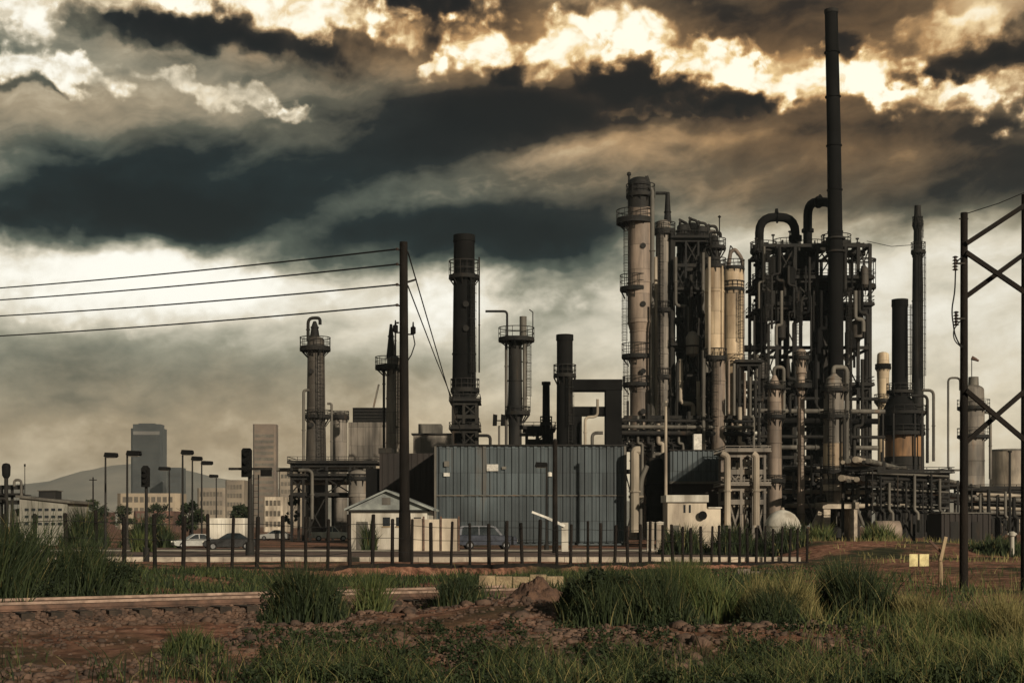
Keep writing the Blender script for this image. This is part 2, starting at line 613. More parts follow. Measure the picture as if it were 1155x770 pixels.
    acc = math_('MULTIPLY_ADD', math_('SUBTRACT', ntex(p0, 0.8, 1.1, 0.9, 6, 0.6, 31.0), 0.5), 0.16, acc)
    hb = None
    for bl in SKY_HARD:
        b = blob(hard, *bl, 0.5, 0.8)
        hb = b if hb is None else math_('ADD', hb, b)
    # billow shading inside the heaps
    bil = math_('MULTIPLY_ADD', lit, .85, ntex(hard1, 1.0, 1.25, 1.0, 6, 0.55, 15.0))
    shade = mrange(bil, 0.28, 0.72, 0.5, 1.2, 'LINEAR')
    acc = math_('ADD', acc, math_('MULTIPLY', hb, shade))
    for bl in SKY_DARK:
        acc = math_('ADD', acc, blob(hard, *bl, 0.25, 0.45))
    acc = math_('SMOOTH_MIN', math_('SMOOTH_MAX', acc, 0.03, 0.22), 1.0, 0.2)

    def ramp(stops):
        r = N.new('ShaderNodeValToRGB')
        el_ = r.color_ramp.elements
        el_[0].position, el_[1].position = stops[0][0], stops[-1][0]
        el_[0].color = (*lin([c / 255 for c in stops[0][1]]), 1)
        el_[1].color = (*lin([c / 255 for c in stops[-1][1]]), 1)
        for ps, c in stops[1:-1]:
            e = el_.new(ps)
            e.color = (*lin([x / 255 for x in c]), 1)
        L.new(acc, r.inputs['Fac'])
        return r.outputs['Color']

    cool = ramp([(0, (3, 9, 12)), (.2, (19, 31, 33)), (.42, (82, 89, 79)), (.6, (146, 144, 126)), (.8, (214, 206, 186)), (1, (253, 250, 238))])
    warm = ramp([(0, (13, 10, 8)), (.2, (44, 33, 23)), (.42, (112, 86, 57)), (.6, (180, 139, 90)), (.8, (238, 207, 152)), (1, (255, 250, 228))])
    wf = None
    for bl in SKY_WARM:
        b = blob(soft, *bl, 0.0)
        wf = b if wf is None else math_('ADD', wf, b)
    wf = math_('MINIMUM', wf, 1.0)
    mx = N.new('ShaderNodeMix')
    mx.data_type = 'RGBA'
    L.new(wf, mx.inputs['Factor'])
    L.new(cool, mx.inputs[6])
    L.new(warm, mx.inputs[7])
    sc = N.new('ShaderNodeVectorMath')
    sc.operation = 'SCALE'
    sc.inputs['Scale'].default_value = 1.0 / SKY_STRENGTH
    L.new(mx.outputs[2], sc.inputs[0])
    # the clear sky shows through thin cloud overhead
    cov = mrange(eld, 32, 75, 0.98, 0.75)
    m2 = N.new('ShaderNodeMix')
    m2.data_type = 'RGBA'
    L.new(cov, m2.inputs['Factor'])
    L.new(sky.outputs[0], m2.inputs[6])
    L.new(sc.outputs[0], m2.inputs[7])
    L.new(m2.outputs[2], bg.inputs['Color'])


# (px, py, rx, ry, rotation, amount)
SKY_SOFT = [
    (300, 190, 380, 66, 15, -.22), (60, 238, 220, 44, 2, -.27), (570, 118, 190, 48, 10, -.28), (760, 78, 330, 50, -6, .14), (330, 20, 200, 40, 0, .10), (470, 262, 210, 56, 6, -.16),
    (310, 258, 210, 44, -4, -.24), (440, 285, 150, 34, 6, -.22), (500, 212, 220, 22, 17, .12), (120, 130, 260, 50, 5, .10), (640, 305, 105, 58, 25, -.36), (585, 270, 150, 40, -4, -.16), (600, 252, 170, 50, 10, -.12),
    (70, 312, 200, 50, 0, .26), (215, 300, 150, 42, -12, .30), (560, 340, 190, 60, 0, .12), (400, 350, 170, 55, 0, .09),
    (110, 415, 280, 60, 0, -.13),
    (900, 430, 420, 190, 0, .12), (1120, 400, 220, 190, 0, .08),
    (1070, 205, 220, 55, 0, -.22), (900, 190, 300, 40, 0, .03),
    (490, 5, 110, 48, 0, -.42), (640, 128, 180, 32, 0, -.26), (880, 130, 190, 28, 0, -.28), (1110, 142, 120, 20, 0, -.22),
    (890, 18, 210, 42, -5, -.18), (770, 0, 80, 18, 0, -.15), (1130, 20, 80, 50, 30, .25), (740, 165, 240, 20, 5, .12),
    (150, 120, 300, 50, 0, .05), (700, 95, 120, 40, 0, -.1),
]
SKY_HARD = [
    (330, 8, 160, 24, 0, .50), (25, 5, 80, 30, 0, .50), (150, 0, 90, 14, 0, .35), (450, 30, 50, 22, -20, .42),
    (45, 75, 85, 17, -6, .45), (235, 103, 120, 12, -8, .24), (320, 122, 30, 11, 0, .30),
    (547, 42, 52, 40, 0, .62), (490, 80, 22, 10, 0, .45), (640, 58, 65, 28, 15, .5), (718, 42, 62, 42, 0, .52), (790, 74, 90, 32, -10, .5),
    (905, 88, 100, 30, -4, .5), (985, 87, 55, 34, 0, .48), (1080, 112, 100, 24, -4, .5), (1145, 100, 50, 26, 0, .45),
    (1060, 40, 70, 24, 20, .2), (850, 60, 60, 18, 0, .25), (800, 110, 60, 10, 0, .2), (745, 128, 90, 8, 4, .16),
    (80, 312, 240, 50, 0, .16), (560, 330, 120, 45, 10, .12),
]
SKY_DARK = [
    (245, 40, 165, 25, -3, -.55), (20, 28, 60, 10, 0, -.2), (695, 80, 52, 28, -10, -.5), (1100, 62, 85, 25, 8, -.58), (40, 95, 60, 8, 0, -.25),
    (480, 15, 70, 30, 0, -.2), (585, 78, 34, 11, 0, -.35), (860, 66, 40, 12, -5, -.34), (765, 104, 60, 12, 0, -.40), (945, 58, 36, 14, 0, -.32), (845, 112, 60, 11, 0, -.36), (1030, 90, 30, 12, 0, -.30), (675, 28, 24, 12, 0, -.25), (60, 248, 190, 20, 3, -.12), (250, 262, 90, 18, 0, -.10),
]
SKY_WARM = [(880, 70, 560, 150, 0, 1.0), (330, 20, 330, 60, 0, .55), (1000, 200, 350, 60, 0, .35), (60, 120, 250, 50, 0, .3), (450, 520, 1000, 110, 0, .4)]
build_sky()

scene.view_settings.view_transform = 'Standard'
scene.view_settings.look = 'None'
scene.view_settings.gamma = 1
scene.view_settings.exposure = 0.15

world.cycles.sampling_method = 'MANUAL'
world.cycles.sample_map_resolution = 512

# ------------------------------------------------------------------ ground
def axis(bp):
    out = []
    for a, b, s in bp:
        k = max(1, int(round((b - a) / s)))
        out += [a + (b - a) * i / k for i in range(k)]
    out.append(bp[-1][1])
    return out


def ground_material():
    m = bpy.data.materials.new('ground')
    m.use_nodes = True
    nt = m.node_tree
    N, L = nt.nodes, nt.links
    b = N['Principled BSDF']
    b.inputs['Roughness'].default_value = 0.95
    b.inputs['Specular IOR Level'].default_value = 0.1
    g = N.new('ShaderNodeNewGeometry')

    def noise(sc, det, rough=0.6):
        n = N.new('ShaderNodeTexNoise')
        n.inputs['Scale'].default_value = sc
        n.inputs['Detail'].default_value = det
        n.inputs['Roughness'].default_value = rough
        L.new(g.outputs['Position'], n.inputs['Vector'])
        return n.outputs['Fac']

    def ramp(f, stops):
        r = N.new('ShaderNodeValToRGB')
        e = r.color_ramp.elements
        e[0].position, e[1].position = stops[0][0], stops[-1][0]
        e[0].color, e[1].color = (*stops[0][1], 1), (*stops[-1][1], 1)
        for p, c in stops[1:-1]:
            q = e.new(p)
            q.color = (*c, 1)
        L.new(f, r.inputs['Fac'])
        return r.outputs['Color']
    soil = ramp(noise(2.2, 9, 0.7), [(.34, (.04, .021, .015)), (.44, (.135, .064, .042)), (.54, (.25, .125, .082)), (.70, (.37, .22, .15))])
    turf = ramp(noise(1.4, 6), [(.35, (.016, .02, .011)), (.6, (.05, .048, .025)), (.75, (.10, .085, .045))])
    f = N.new('ShaderNodeMapRange')
    f.inputs['From Min'].default_value = 0.47
    f.inputs['From Max'].default_value = 0.60
    L.new(noise(0.16, 5), f.inputs['Value'])
    mx = N.new('ShaderNodeMix')
    mx.data_type = 'RGBA'
    L.new(f.outputs[0], mx.inputs['Factor'])
    L.new(soil, mx.inputs[6])
    L.new(turf, mx.inputs[7])
    L.new(mx.outputs[2], b.inputs['Base Color'])
    bp = N.new('ShaderNodeBump')
    bp.inputs['Strength'].default_value = 0.9
    bp.inputs['Distance'].default_value = 0.08
    L.new(noise(7, 8, 0.7), bp.inputs['Height'])
    L.new(bp.outputs[0], b.inputs['Normal'])
    MATS['ground'] = m


ground_material()
gx = axis([(-9000, -2000, 1000), (-2000, -200, 200), (-200, -40, 8), (-40, -20, 1), (-20, 20, 0.3), (20, 40, 1), (40, 200, 8), (200, 2000, 200), (2000, 9000, 1000)])
gy = axis([(-4000, -100, 600), (-100, -10, 10), (-10, 12, 1.5), (12, 34, 0.25), (34, 76, 0.22), (76, 110, 1.2), (110, 300, 12), (300, 2000, 170), (2000, 12000, 1500)])
g = MB()
nx = len(gx)
for y in gy:
    for x in gx:
        g.v.append((x, y, terrain(x, y) if -100 < y < 130 else 0.0))
for j in range(len(gy) - 1):
    for i in range(nx - 1):
        a = j * nx + i
        g.f.append((a, a + 1, a + nx + 1, a + nx))
tag(g.build('ground', 'ground', base=(0, 0, 0), sharp=80), kind='structure')

# hills on the horizon
h = MB()
hd = 2600.0
prof = [(-400, 560), (-250, 548), (-120, 552), (0, 548), (30, 545), (60, 540), (90, 531), (120, 525), (150, 522), (185, 524), (220, 531), (260, 541), (310, 550), (400, 556), (560, 560), (800, 566), (1100, 556), (1400, 552), (1800, 560)]
xs = np.arange(-400, 1800, 12)
ys = np.interp(xs, [p[0] for p in prof], [p[1] for p in prof])
for k, (x, y) in enumerate(zip(xs, ys)):
    top = WZ(y, hd) + 3.5 * mnoise.noise(Vector((x * 0.03, 1.3, 0))) + 1.5 * mnoise.noise(Vector((x * 0.12, 4.3, 0)))
    for t, dy in ((0, -450), (0.35, -260), (0.72, -105), (1.0, 0), (0.6, 300), (0, 700)):
        h.v.append((WX(x, hd) + dy * 0.03, hd + dy, top * t - 1 + 6 * t * (1 - t) * mnoise.noise(Vector((x * 0.05, dy * 0.01, 2)))))
for k in range(len(xs) - 1):
    for j in range(5):
        a = k * 6 + j
        h.f.append((a, a + 6, a + 7, a + 1))
mat('hill', (0.33, 0.30, 0.25), (0.22, 0.21, 0.18), rough=0.95, scale=0.006)
tag(h.build('hills', 'hill', base=(0, hd, 0), sharp=80), kind='structure')

# ------------------------------------------------------------------ road
ROADX0, ROADX1 = -70, 15.4
rd = MB()
rd.quad([(ROADX0, 76.2, .024), (15.8, 76.2, .024), (26, 122, .024), (ROADX0, 122, .024)])
tag(rd.build('road', 'asphalt', base=(-20, 98, .02)), kind='structure')
ln = MB()
ln.quad([(ROADX0, 107, .03), (22, 107, .03), (22.6, 113, .03), (ROADX0, 113, .03)])
tag(ln.build('road_marking', 'road_paint', base=(-20, 110, .03)), kind='structure')
kb = MB()
x = ROADX0
while x < ROADX1:
    x2 = min(x + 2.6, ROADX1)
    kb.prism([(x + .012, -.1), (x2 - .012, -.1), (x2 - .012, .30), (x + .012, .30)], 75.0, 76.0)
    x = x2
tag(kb.build('kerb', 'concrete', base=(-20, 75.5, 0)), kind='structure')

# ------------------------------------------------------------------ fence of posts
F0, F1 = Vector((-13.5, 42.6, 0)), Vector((15.1, 73.0, 0))
fence = thing('post_fence', (0.8, 57.8, terrain(0.8, 57.8)), 'dark timber post fence with thin wires running along the near side of the road', 'fence')
flen = (F1 - F0).length
tops = []
n_post = int(flen / 1.0)
t_list = [i / n_post for i in range(-7, n_post // 2)]
while t_list[-1] < .99: t_list.append(t_list[-1] + (1 - .24 * smooth(.5, .75, t_list[-1])) / n_post)
for t in t_list:
    p = F0.lerp(F1, t)
    px, py = p.x + random.uniform(-.06, .06), p.y + random.uniform(-.05, .05)
    z = terrain(px, py)
    hh = 1.8 + random.uniform(-.12, .09)
    r = random.uniform(.055, .08)
    tx, ty = random.gauss(0, .035), random.gauss(0, .035)
    m = MB()
    m.cyl((px, py, z - .25), (px + tx, py + ty, z + hh - .03), r, r * .94, 9)
    m.cyl((px + tx, py + ty, z + hh - .03), (px + tx, py + ty, z + hh), r * .9, r * .5, 9)
    m.build('post', 'post_wood', fence)
    tops.append(Vector((px, py, z)))
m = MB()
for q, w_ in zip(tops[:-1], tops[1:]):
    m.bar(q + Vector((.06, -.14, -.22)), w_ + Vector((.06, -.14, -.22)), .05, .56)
m.build('shadow_band_board', 'post_wood', fence)  # dark board added in place of the shadow band under the fence
for hz_ in (.5, 1.0, 1.5):
    m = MB()
    m.tube([q + Vector((0.02, -.085, hz_ + random.uniform(-.015, .015))) for q in tops], .011, 5)
    m.build('wire', 'wire', fence)


# ------------------------------------------------------------------ trees
def leaf_cloud(centers, radii, n, size, flat=0.8):
    """leaf-sized quads spread through overlapping clumps; returns verts, faces, tone"""
    centers, radii = np.array(centers), np.array(radii)
    w = radii ** 2
    k = rng.choice(len(centers), n, p=w / w.sum())
    d = rng.normal(size=(n, 3))
    d /= np.linalg.norm(d, axis=1)[:, None]
    rr = rng.random(n) ** 0.45 * rng.uniform(0.75, 1.12, n)
    c = centers[k] + d * (radii[k] * rr)[:, None] * np.array([1, 1, flat])
    a = rng.normal(size=(n, 3))
    a /= np.linalg.norm(a, axis=1)[:, None]
    b = np.cross(a, rng.normal(size=(n, 3)))
    b /= np.linalg.norm(b, axis=1)[:, None]
    s = size * rng.uniform(0.5, 1.4, n)[:, None]
    v = np.stack([c - a * s * .5, c + b * s * .32, c + a * s * .6, c - b * s * .32], axis=1).reshape(-1, 3)
    f = np.arange(n * 4).reshape(n, 4)
    clump_tone = rng.random(len(centers))
    tone = np.repeat(0.55 * clump_tone[k] + 0.45 * rng.random(n), 4)
    return v, f, tone


def np_mesh(name, v, f, material, tone=None, parent=None, base=None):
    off = Vector((0, 0, 0))
    if parent is not None: off = OFF.get(parent.name, off)
    elif base is not None: off = Vector(base)
    v = np.asarray(v, dtype=np.float32) - np.array(off, dtype=np.float32)
    f = np.asarray(f, dtype=np.int32)
    me = bpy.data.meshes.new(name)
    me.vertices.add(len(v))
    me.vertices.foreach_set('co', v.ravel())
    k = f.shape[1]
    me.loops.add(f.size)
    me.loops.foreach_set('vertex_index', f.ravel())
    me.polygons.add(len(f))
    me.polygons.foreach_set('loop_start', np.arange(0, f.size, k, dtype=np.int32))
    me.update(calc_edges=True)
    me.validate()
    if tone is not None:
        at = me.attributes.new('tone', 'FLOAT', 'POINT')
        at.data.foreach_set('value', np.asarray(tone, dtype=np.float32))
    me.materials.append(MATS[material])
    o = bpy.data.objects.new(name, me)
    COL.objects.link(o)
    if parent is not None: o.parent = parent
    else: o.location = off
    OFF[o.name] = off
    return o


def tree(px, py_top, width_px, d, label, n=900, ground=None):
    n = int(n * 2.6)
    x = WX(px, d)
    z0 = terrain(x, d) if d < 130 else 0
    top = WZ(py_top, d)
    w = WS(width_px, d) / 2
    root = thing('tree', (x, d, z0), label, 'tree', 'dark trees round the plant')
    t = MB()
    hgt = top - z0
    t.tube([(x, d, z0 - .2), (x + .05 * w, d, z0 + hgt * .25), (x - .04 * w, d, z0 + hgt * .5), (x, d, z0 + hgt * .8)], [w * .1, w * .075, w * .05, w * .015], 8)
    for k in range(6):
        a = k * 2.4
        zz = z0 + hgt * (.25 + .08 * k)
        t.tube([(x, d, zz), (x + .4 * w * math.cos(a), d + .4 * w * math.sin(a), zz + .12 * hgt), (x + .75 * w * math.cos(a), d + .75 * w * math.sin(a), zz + .2 * hgt)], [w * .035, w * .022, w * .008], 6)
    t.build('trunk', 'bark', root)
    cs, rs = [], []
    for k in range(22):
        a = random.uniform(0, 2 * PI)
        q = random.random() ** .5
        zz = random.uniform(.28, .88)
        ww = w * (1 - .55 * max(0, zz - .5) / .5)
        cs.append((x + q * .78 * ww * math.cos(a), d + q * .78 * ww * math.sin(a), z0 + hgt * zz))
        rs.append(random.uniform(.18, .34) * min(w, hgt * .5))
    v, f, tone = leaf_cloud(cs, rs, n, max(.35, .09 * w))
    np_mesh('crown', v, f, 'leaves', tone, root)
    return root


# ------------------------------------------------------------------ generic plant parts
def railing(name, cx, cy, z, r, parent, hgt=1.1, n=14, material='dark_steel'):
    m = MB()
    for k in range(n):
        a = 2 * PI * k / n
        x, y = cx + r * math.cos(a), cy + r * math.sin(a)
        m.cyl((x, y, z), (x, y, z + hgt), .04, n=5)
    m.ring(cx, cy, z + hgt - .05, z + hgt + .05, r - .05, r + .05, 24)
    m.ring(cx, cy, z + hgt * .52 - .035, z + hgt * .52 + .035, r - .035, r + .035, 24)
    m.ring(cx, cy, z + .012, z + .24, r - .03, r + .03, 24)
    return m.build(name, material, parent)


def platform(px0, px1, py, d, parent, ri, cx=None, deck=6, rail=11, material='dark_steel'):
    """round service platform with toe board, brackets and railing"""
    x = WX((px0 + px1) / 2, d)
    ro = WS((px1 - px0) / 2, d)
    z = WZ(py, d)
    th = WS(deck, d) * .5
    m = MB()
    m.ring(x, d, z - .12, z + .02, 0.05, ro, 28)
    m.ring(x, d, z - th, z - .123, ro - .12, ro - .02, 28)
    for k in range(10):
        a = 2 * PI * k / 10 + .2
        m.bar((x + ro * .98 * math.cos(a), d + ro * .98 * math.sin(a), z - .18), (x + ri * .8 * math.cos(a), d + ri * .8 * math.sin(a), z - 1.3), .12)
    o = m.build('platform', material, parent)
    railing('railing', x, d, z + .02, ro - .06, o, WS(rail, d), material=material)
    return o


def ladder(px, py0, py1, d, parent, y, w=.5, cage=True, face=-1, material='dark_steel'):
    """caged ladder between two picture heights"""
    x = WX(px, d)
    z0, z1 = sorted((WZ(py0, d), WZ(py1, d)))
    m = MB()
    for s in (-1, 1):
        m.bar((x + s * w / 2, y, z0), (x + s * w / 2, y, z1), .07)
    z = z0 + .2
    while z < z1:
        m.bar((x - w / 2, y, z), (x + w / 2, y, z), .035)
        z += .4
    o = m.build('ladder', material, parent)
    if cage:
        c = MB()
        z = z0 + 2.2
        while z < z1 - .1:
            c.tube([(x + .42 * math.cos(PI + PI * k / 8), y + face * .7 * math.sin(PI * k / 8), z) for k in range(9)], .035, 5)
            z += 1.1
        if z1 - z0 > 3:
            for k in (1, 3, 4, 5, 7):
                c.bar((x + .42 * math.cos(PI + PI * k / 8), y + face * .7 * math.sin(PI * k / 8), z0 + 2.2), (x + .42 * math.cos(PI + PI * k / 8), y + face * .7 * math.sin(PI * k / 8), z1), .045)
            c.build('cage', material, o)
    return o


def shell(px, d, stations, material, parent, name='shell', dome=True, y=None, flange=True, n=28, flare=None):
    """stations: (picture height, width in picture pixels) from the top down"""
    y = d if y is None else y
    x = WX(px, d)
    st = [(WS(w, d) / 2, WZ(py, d)) for py, w in stations][::-1]
    prof = []
    for k, (r, z) in enumerate(st):
        prof.append((r, z))
        if flange and 0 < k < len(st) - 1:
            prof += [(r + .09, z + .01), (r + .09, z + .16), (r, z + .17)]
    if flange:
        full = []
        for k in range(len(prof) - 1):
            full.append(prof[k])
            (r0, z0), (r1, z1) = prof[k], prof[k + 1]
            if z1 - z0 > 7 and abs(r1 - r0) < .02:
                m_ = int((z1 - z0) // 5)
                for q in range(1, m_):
                    z = z0 + (z1 - z0) * q / m_
                    full += [(r0, z), (r0 + .05, z + .01), (r0 + .05, z + .13), (r0, z + .14)]
        full.append(prof[-1])
        prof = full
    r, z = prof[-1]
    if dome:
        for k in range(1, 6):
            a = PI / 2 * k / 5
            prof.append((max(.02, r * math.cos(a)), z + r * .5 * math.sin(a)))
    m = MB()
    m.lathe(x, y, prof, n)
    return m.build(name, material, parent)


def pipe(pts, r, parent, material='dark_steel', bend=1.0, n=10, name='pipe', flanges=True):
    m = MB()
    pr = rounded(pts, bend)
    m.tube(pr, r, n)
    if flanges:
        for i in range(len(pts) - 1):
            a, b = Vector(pts[i]), Vector(pts[i + 1])
            if (b - a).length > 3:
                c = a.lerp(b, .5)
                t = (b - a).normalized() * .07
                m.cyl(c - t, c + t, r * 1.35, n=n)
    return m.build(name, material, parent)


def pp(pts, d, y=None):
    """picture points at distance d as positions (optional own depth per point)"""
    out = []
    for q in pts:
        dd = d if len(q) < 3 else q[2]
        out.append(P(q[0], q[1], dd))
    return out


def nozzle(px, py, d, y, parent, r=.26, material='dark_steel'):
    m = MB()
    x, z = WX(px, d), WZ(py, d)
    m.cyl((x, y, z), (x, y - .32, z), r, n=12)
    m.cyl((x, y - .24, z), (x, y - .34, z), r * 1.3, n=12)
    return m.build('manway', material, parent)


def base_of(px, d):
    return (WX(px, d), d, 0.0)


# ================================================================== the city behind
def city_tower(px0, px1, py, d, name, material, label, band=None, setback=None, wins=(8, 16), depth=30):
    x0, x1, z = WX(px0, d), WX(px1, d), WZ(py, d)
    root = thing(name, ((x0 + x1) / 2, d + depth / 2, 0), label, 'building', 'buildings of the far city')
    w = x1 - x0
    m = MB()
    c = w * .07
    poly = [(x0 + c, d), (x1 - c, d), (x1, d + c), (x1, d + depth), (x0, d + depth), (x0, d + c)]
    ztop = z if not setback else z - setback
    b = len(m.v)
    for zz in (-1, ztop):
        m.v += [(p[0], p[1], zz) for p in poly]
    k = len(poly)
    m.f.append(tuple(range(k, 2 * k)))
    for i in range(k):
        j = (i + 1) % k
        m.f.append((i, j, k + j, k + i))
    m.build('wall', material, root)
    if setback:
        q = MB()
        q.box(x0 + c, x1 - c, d + 1.2, d + depth - 1, ztop - .3, z)
        q.box(x0 + c * 3, x1 - c * 4, d + 6, d + depth - 8, z - .3, z + setback * .25)
        q.build('roof', 'tower_dark', root)
    if band:
        q = MB()
        q.box(x0 + c * 1.2, x1 - c * 1.2, d - .35, d + .2, ztop - band * 2.2, ztop - band)
        q.build('band', 'tower_band', root)
    nxw, nzw = wins
    zt = ztop - (band * 2.6 if band else ztop * .1)
    for j in range(nzw):
        za = zt * (1 - j / nzw)
        zb = za - zt / nzw * .5
        if d > 1200:            # one ribbon of glass per storey
            q = MB()
            q.box(x0 + c * 1.3, x1 - c * 1.3, d - .12, d + .1, zb, za)
            q.build('window_ribbon', 'city_window' if material == 'tower_brick' else 'tower_glass', root)
            continue
        if za < ztop * .25: continue
        for i in range(nxw):
            q = MB()
            xa = x0 + c * 1.3 + (w - 2.6 * c) * (i + .15) / nxw
            xb = x0 + c * 1.3 + (w - 2.6 * c) * (i + .85) / nxw
            q.box(xa, xb, d - .12, d + .1, zb, za)
            q.build('window', 'city_window', root)
    return root


city_tower(147, 183, 478, 1500, 'office_tower', 'tower_dark', 'dark office tower with a pale band under its flat top, far behind the lamps', band=3.2, setback=4.5, wins=(10, 20), depth=20)
city_tower(285, 311, 478, 1500, 'apartment_tower', 'tower_brick', 'brown flat roofed apartment tower far behind the railway signal', wins=(6, 16), depth=16)
city_tower(188.5, 204, 527, 1450, 'office_block', 'tower_dark', 'lower dark block standing beside the tall dark office tower', wins=(5, 9), depth=22)
city_tower(254, 275, 541, 900, 'office_block', 'city_wall', 'sandy low office block behind the railway signal mast', wins=(5, 5), depth=18)
city_tower(297, 319, 560, 420, 'warehouse_block', 'cream_wall', 'cream low block below the brown apartment tower', wins=(4, 3), depth=14)
city_tower(314, 342, 528, 1100, 'office_block', 'city_wall', 'sandy block between the brown apartment tower and the first slender column', wins=(6, 7), depth=22)
city_tower(222, 254, 550, 1000, 'warehouse_block', 'city_wall', 'wide sandy low block seen between the thin car park lamps', wins=(7, 4), depth=22)
city_tower(131, 202, 556, 700, 'low_block', 'city_pale', 'wide pale low block glowing beneath the dark office tower', wins=(9, 3), depth=16)
city_tower(150, 192, 576, 400, 'brick_terrace', 'brick_wall', 'long low red brick block behind the car park lamps', wins=(7, 2), depth=14)
city_tower(84, 116, 577, 380, 'brick_terrace', 'brick_wall', 'short low red brick block beside the pale shed', wins=(5, 2), depth=12)

for i, (px, py, w, d, lab, n) in enumerate([
    (85, 568, 34, 300, 'small dark tree beside the red brick block next to the pale shed', 700),
    (110, 561, 44, 330, 'dark tree beside the small cross armed pole', 900),
    (138, 567, 36, 310, 'dark tree directly behind the two nearest car park lamps', 700),
    (178, 565, 40, 340, 'dark spreading tree below the dark office tower', 800),
    (214, 562, 40, 190, 'dark dense tree standing behind the silver car', 900),
    (271, 566, 36, 230, 'bluish dark tree behind the white box trailer', 900),
    (330, 548, 18, 230, 'narrow dark tree beside the pipework at the foot of the first slender column', 500),
    (1128, 572, 50, 320, 'dark low tree under the pipe rack behind the timber pole frame', 700),
]):
    tree(px, py, w, d, lab, n)

# far pale tank at the right
root = thing('storage_tank', base_of(1140, 420), 'pale grey storage tank on the skyline behind the timber pole frame', 'tank')
shell(1140, 420, [(509, 46), (592.0 + 7, 46)], 'pale_steel', root, dome=False)
m = MB(); m.ring(WX(1140, 420), 420, WZ(509, 420), WZ(507, 420), WS(20, 420), WS(23.6, 420), 28); m.build('rim', 'grey_steel', root)


# ================================================================== left edge: shed and drum
d = 150
root = thing('vent_drum', base_of(7, d), 'black drum vent on a stem above the left edge pipework', 'vent')
m = MB(); x = WX(7, d); m.cyl((x, d, 0), (x, d, WZ(538, d)), .22, n=10); m.build('stem', 'dark_steel', root)
m = MB(); m.lathe(x, d, [(.25, WZ(539, d)), (.42, WZ(536, d)), (.46, WZ(526, d)), (.36, WZ(523, d)), (.1, WZ(522, d))], 14); m.build('drum', 'black_steel', root)
root = thing('pipe_support', base_of(10, d), 'dark steel pipe frame with a deck at the left edge', 'frame')
for xx in (-14, -2, 10, 21):
    m = MB(); m.bar((WX(xx, d), d + 1, 0), (WX(xx, d), d + 1, WZ(548, d)), .25); m.build('post', 'dark_steel', root)
for k, yy in enumerate((549, 558, 566)):
    m = MB(); m.bar((WX(-16, d), d + 1, WZ(yy, d)), (WX(23, d), d + 1, WZ(yy, d)), .3, .45); m.build('beam', 'dark_steel', root)
m = MB(); m.box(WX(-14, d), WX(21, d), d, d + 4, WZ(558, d), WZ(557, d)); m.build('deck', 'dark_steel', root)
m = MB(); m.lathe(WX(13, d), d + 2.2, [(.9, .2), (.9, 3.2), (.5, 3.7), (.1, 3.8)], 16); m.build('vessel', 'grey_steel', root)
pipe(pp([(-14, 562), (8, 562), (8, 590)], d - .4), .16, root, bend=.5)
pipe(pp([(16, 548), (16, 541), (24, 541), (24, 575)], d), .14, root, 'grey_steel', bend=.4)

d = 140
root = thing('site_shed', base_of(48, d), 'pale shed with a sloping roof and rows of small openings behind tall grass', 'shed')
x0, x1 = WX(22, d), WX(76, d)
m = MB(); m.prism([(x0, 0), (x1, 0), (x1, WZ(567, d)), (x0, WZ(561, d))], d, d + 7); m.build('wall', 'shed_grey', root)
m = MB(); m.prism([(x0 - .3, WZ(561, d) + .02), (x1 + .4, WZ(567, d) - .03), (x1 + .4, WZ(567, d) + .2), (x0 - .3, WZ(561, d) + .25)], d - .3, d + 7.3); m.build('roof', 'grey_steel', root)
for r_ in range(3):
    for c_ in range(6):
        m = MB()
        xa = x0 + .4 + c_ * (x1 - x0 - .8) / 6
        m.box(xa + .12, xa + .52, d - .03, d + .02, WZ(576 + r_ * 8, d), WZ(573 + r_ * 8, d)); m.build('window', 'window_dark', root)
root = thing('roof_unit', (WX(46, d), d + 3, WZ(563, d)), 'dark ventilation box sitting on the pale shed roof', 'ventilation unit')
m = MB(); m.box(WX(36, d), WX(55, d), d + 2, d + 4, WZ(564.5, d), WZ(553, d)); m.build('housing', 'dark_steel', root)
m = MB(); m.box(WX(35, d), WX(56, d), d + 1.8, d + 4.2, WZ(553, d) + .005, WZ(552, d)); m.build('lid', 'grey_steel', root)

# small poles
d = 210
root = thing('telegraph_pole', base_of(105, d), 'small far telegraph pole with one cross arm beside dark trees', 'pole')
m = MB(); x = WX(105, d); m.cyl((x, d, 0), (x, d, WZ(538, d)), .14, .1, 8); m.build('pole', 'wood_pole', root)
m = MB(); m.bar((WX(101, d), d - .16, WZ(541, d)), (WX(109.5, d), d - .16, WZ(541, d)), .14); m.build('cross_arm', 'wood_pole', root)
root = thing('thin_mast', base_of(28, d), 'very thin mast rising behind the left edge pipe frame', 'mast')
m = MB(); x = WX(28, d); m.cyl((x, d, 0), (x, d, WZ(525, d)), .11, .05, 6); m.build('mast', 'dark_steel', root)
m = MB(); m.cyl((x, d, WZ(526, d)), (x, d, WZ(523, d)), .14, n=8); m.build('beacon', 'dark_steel', root)


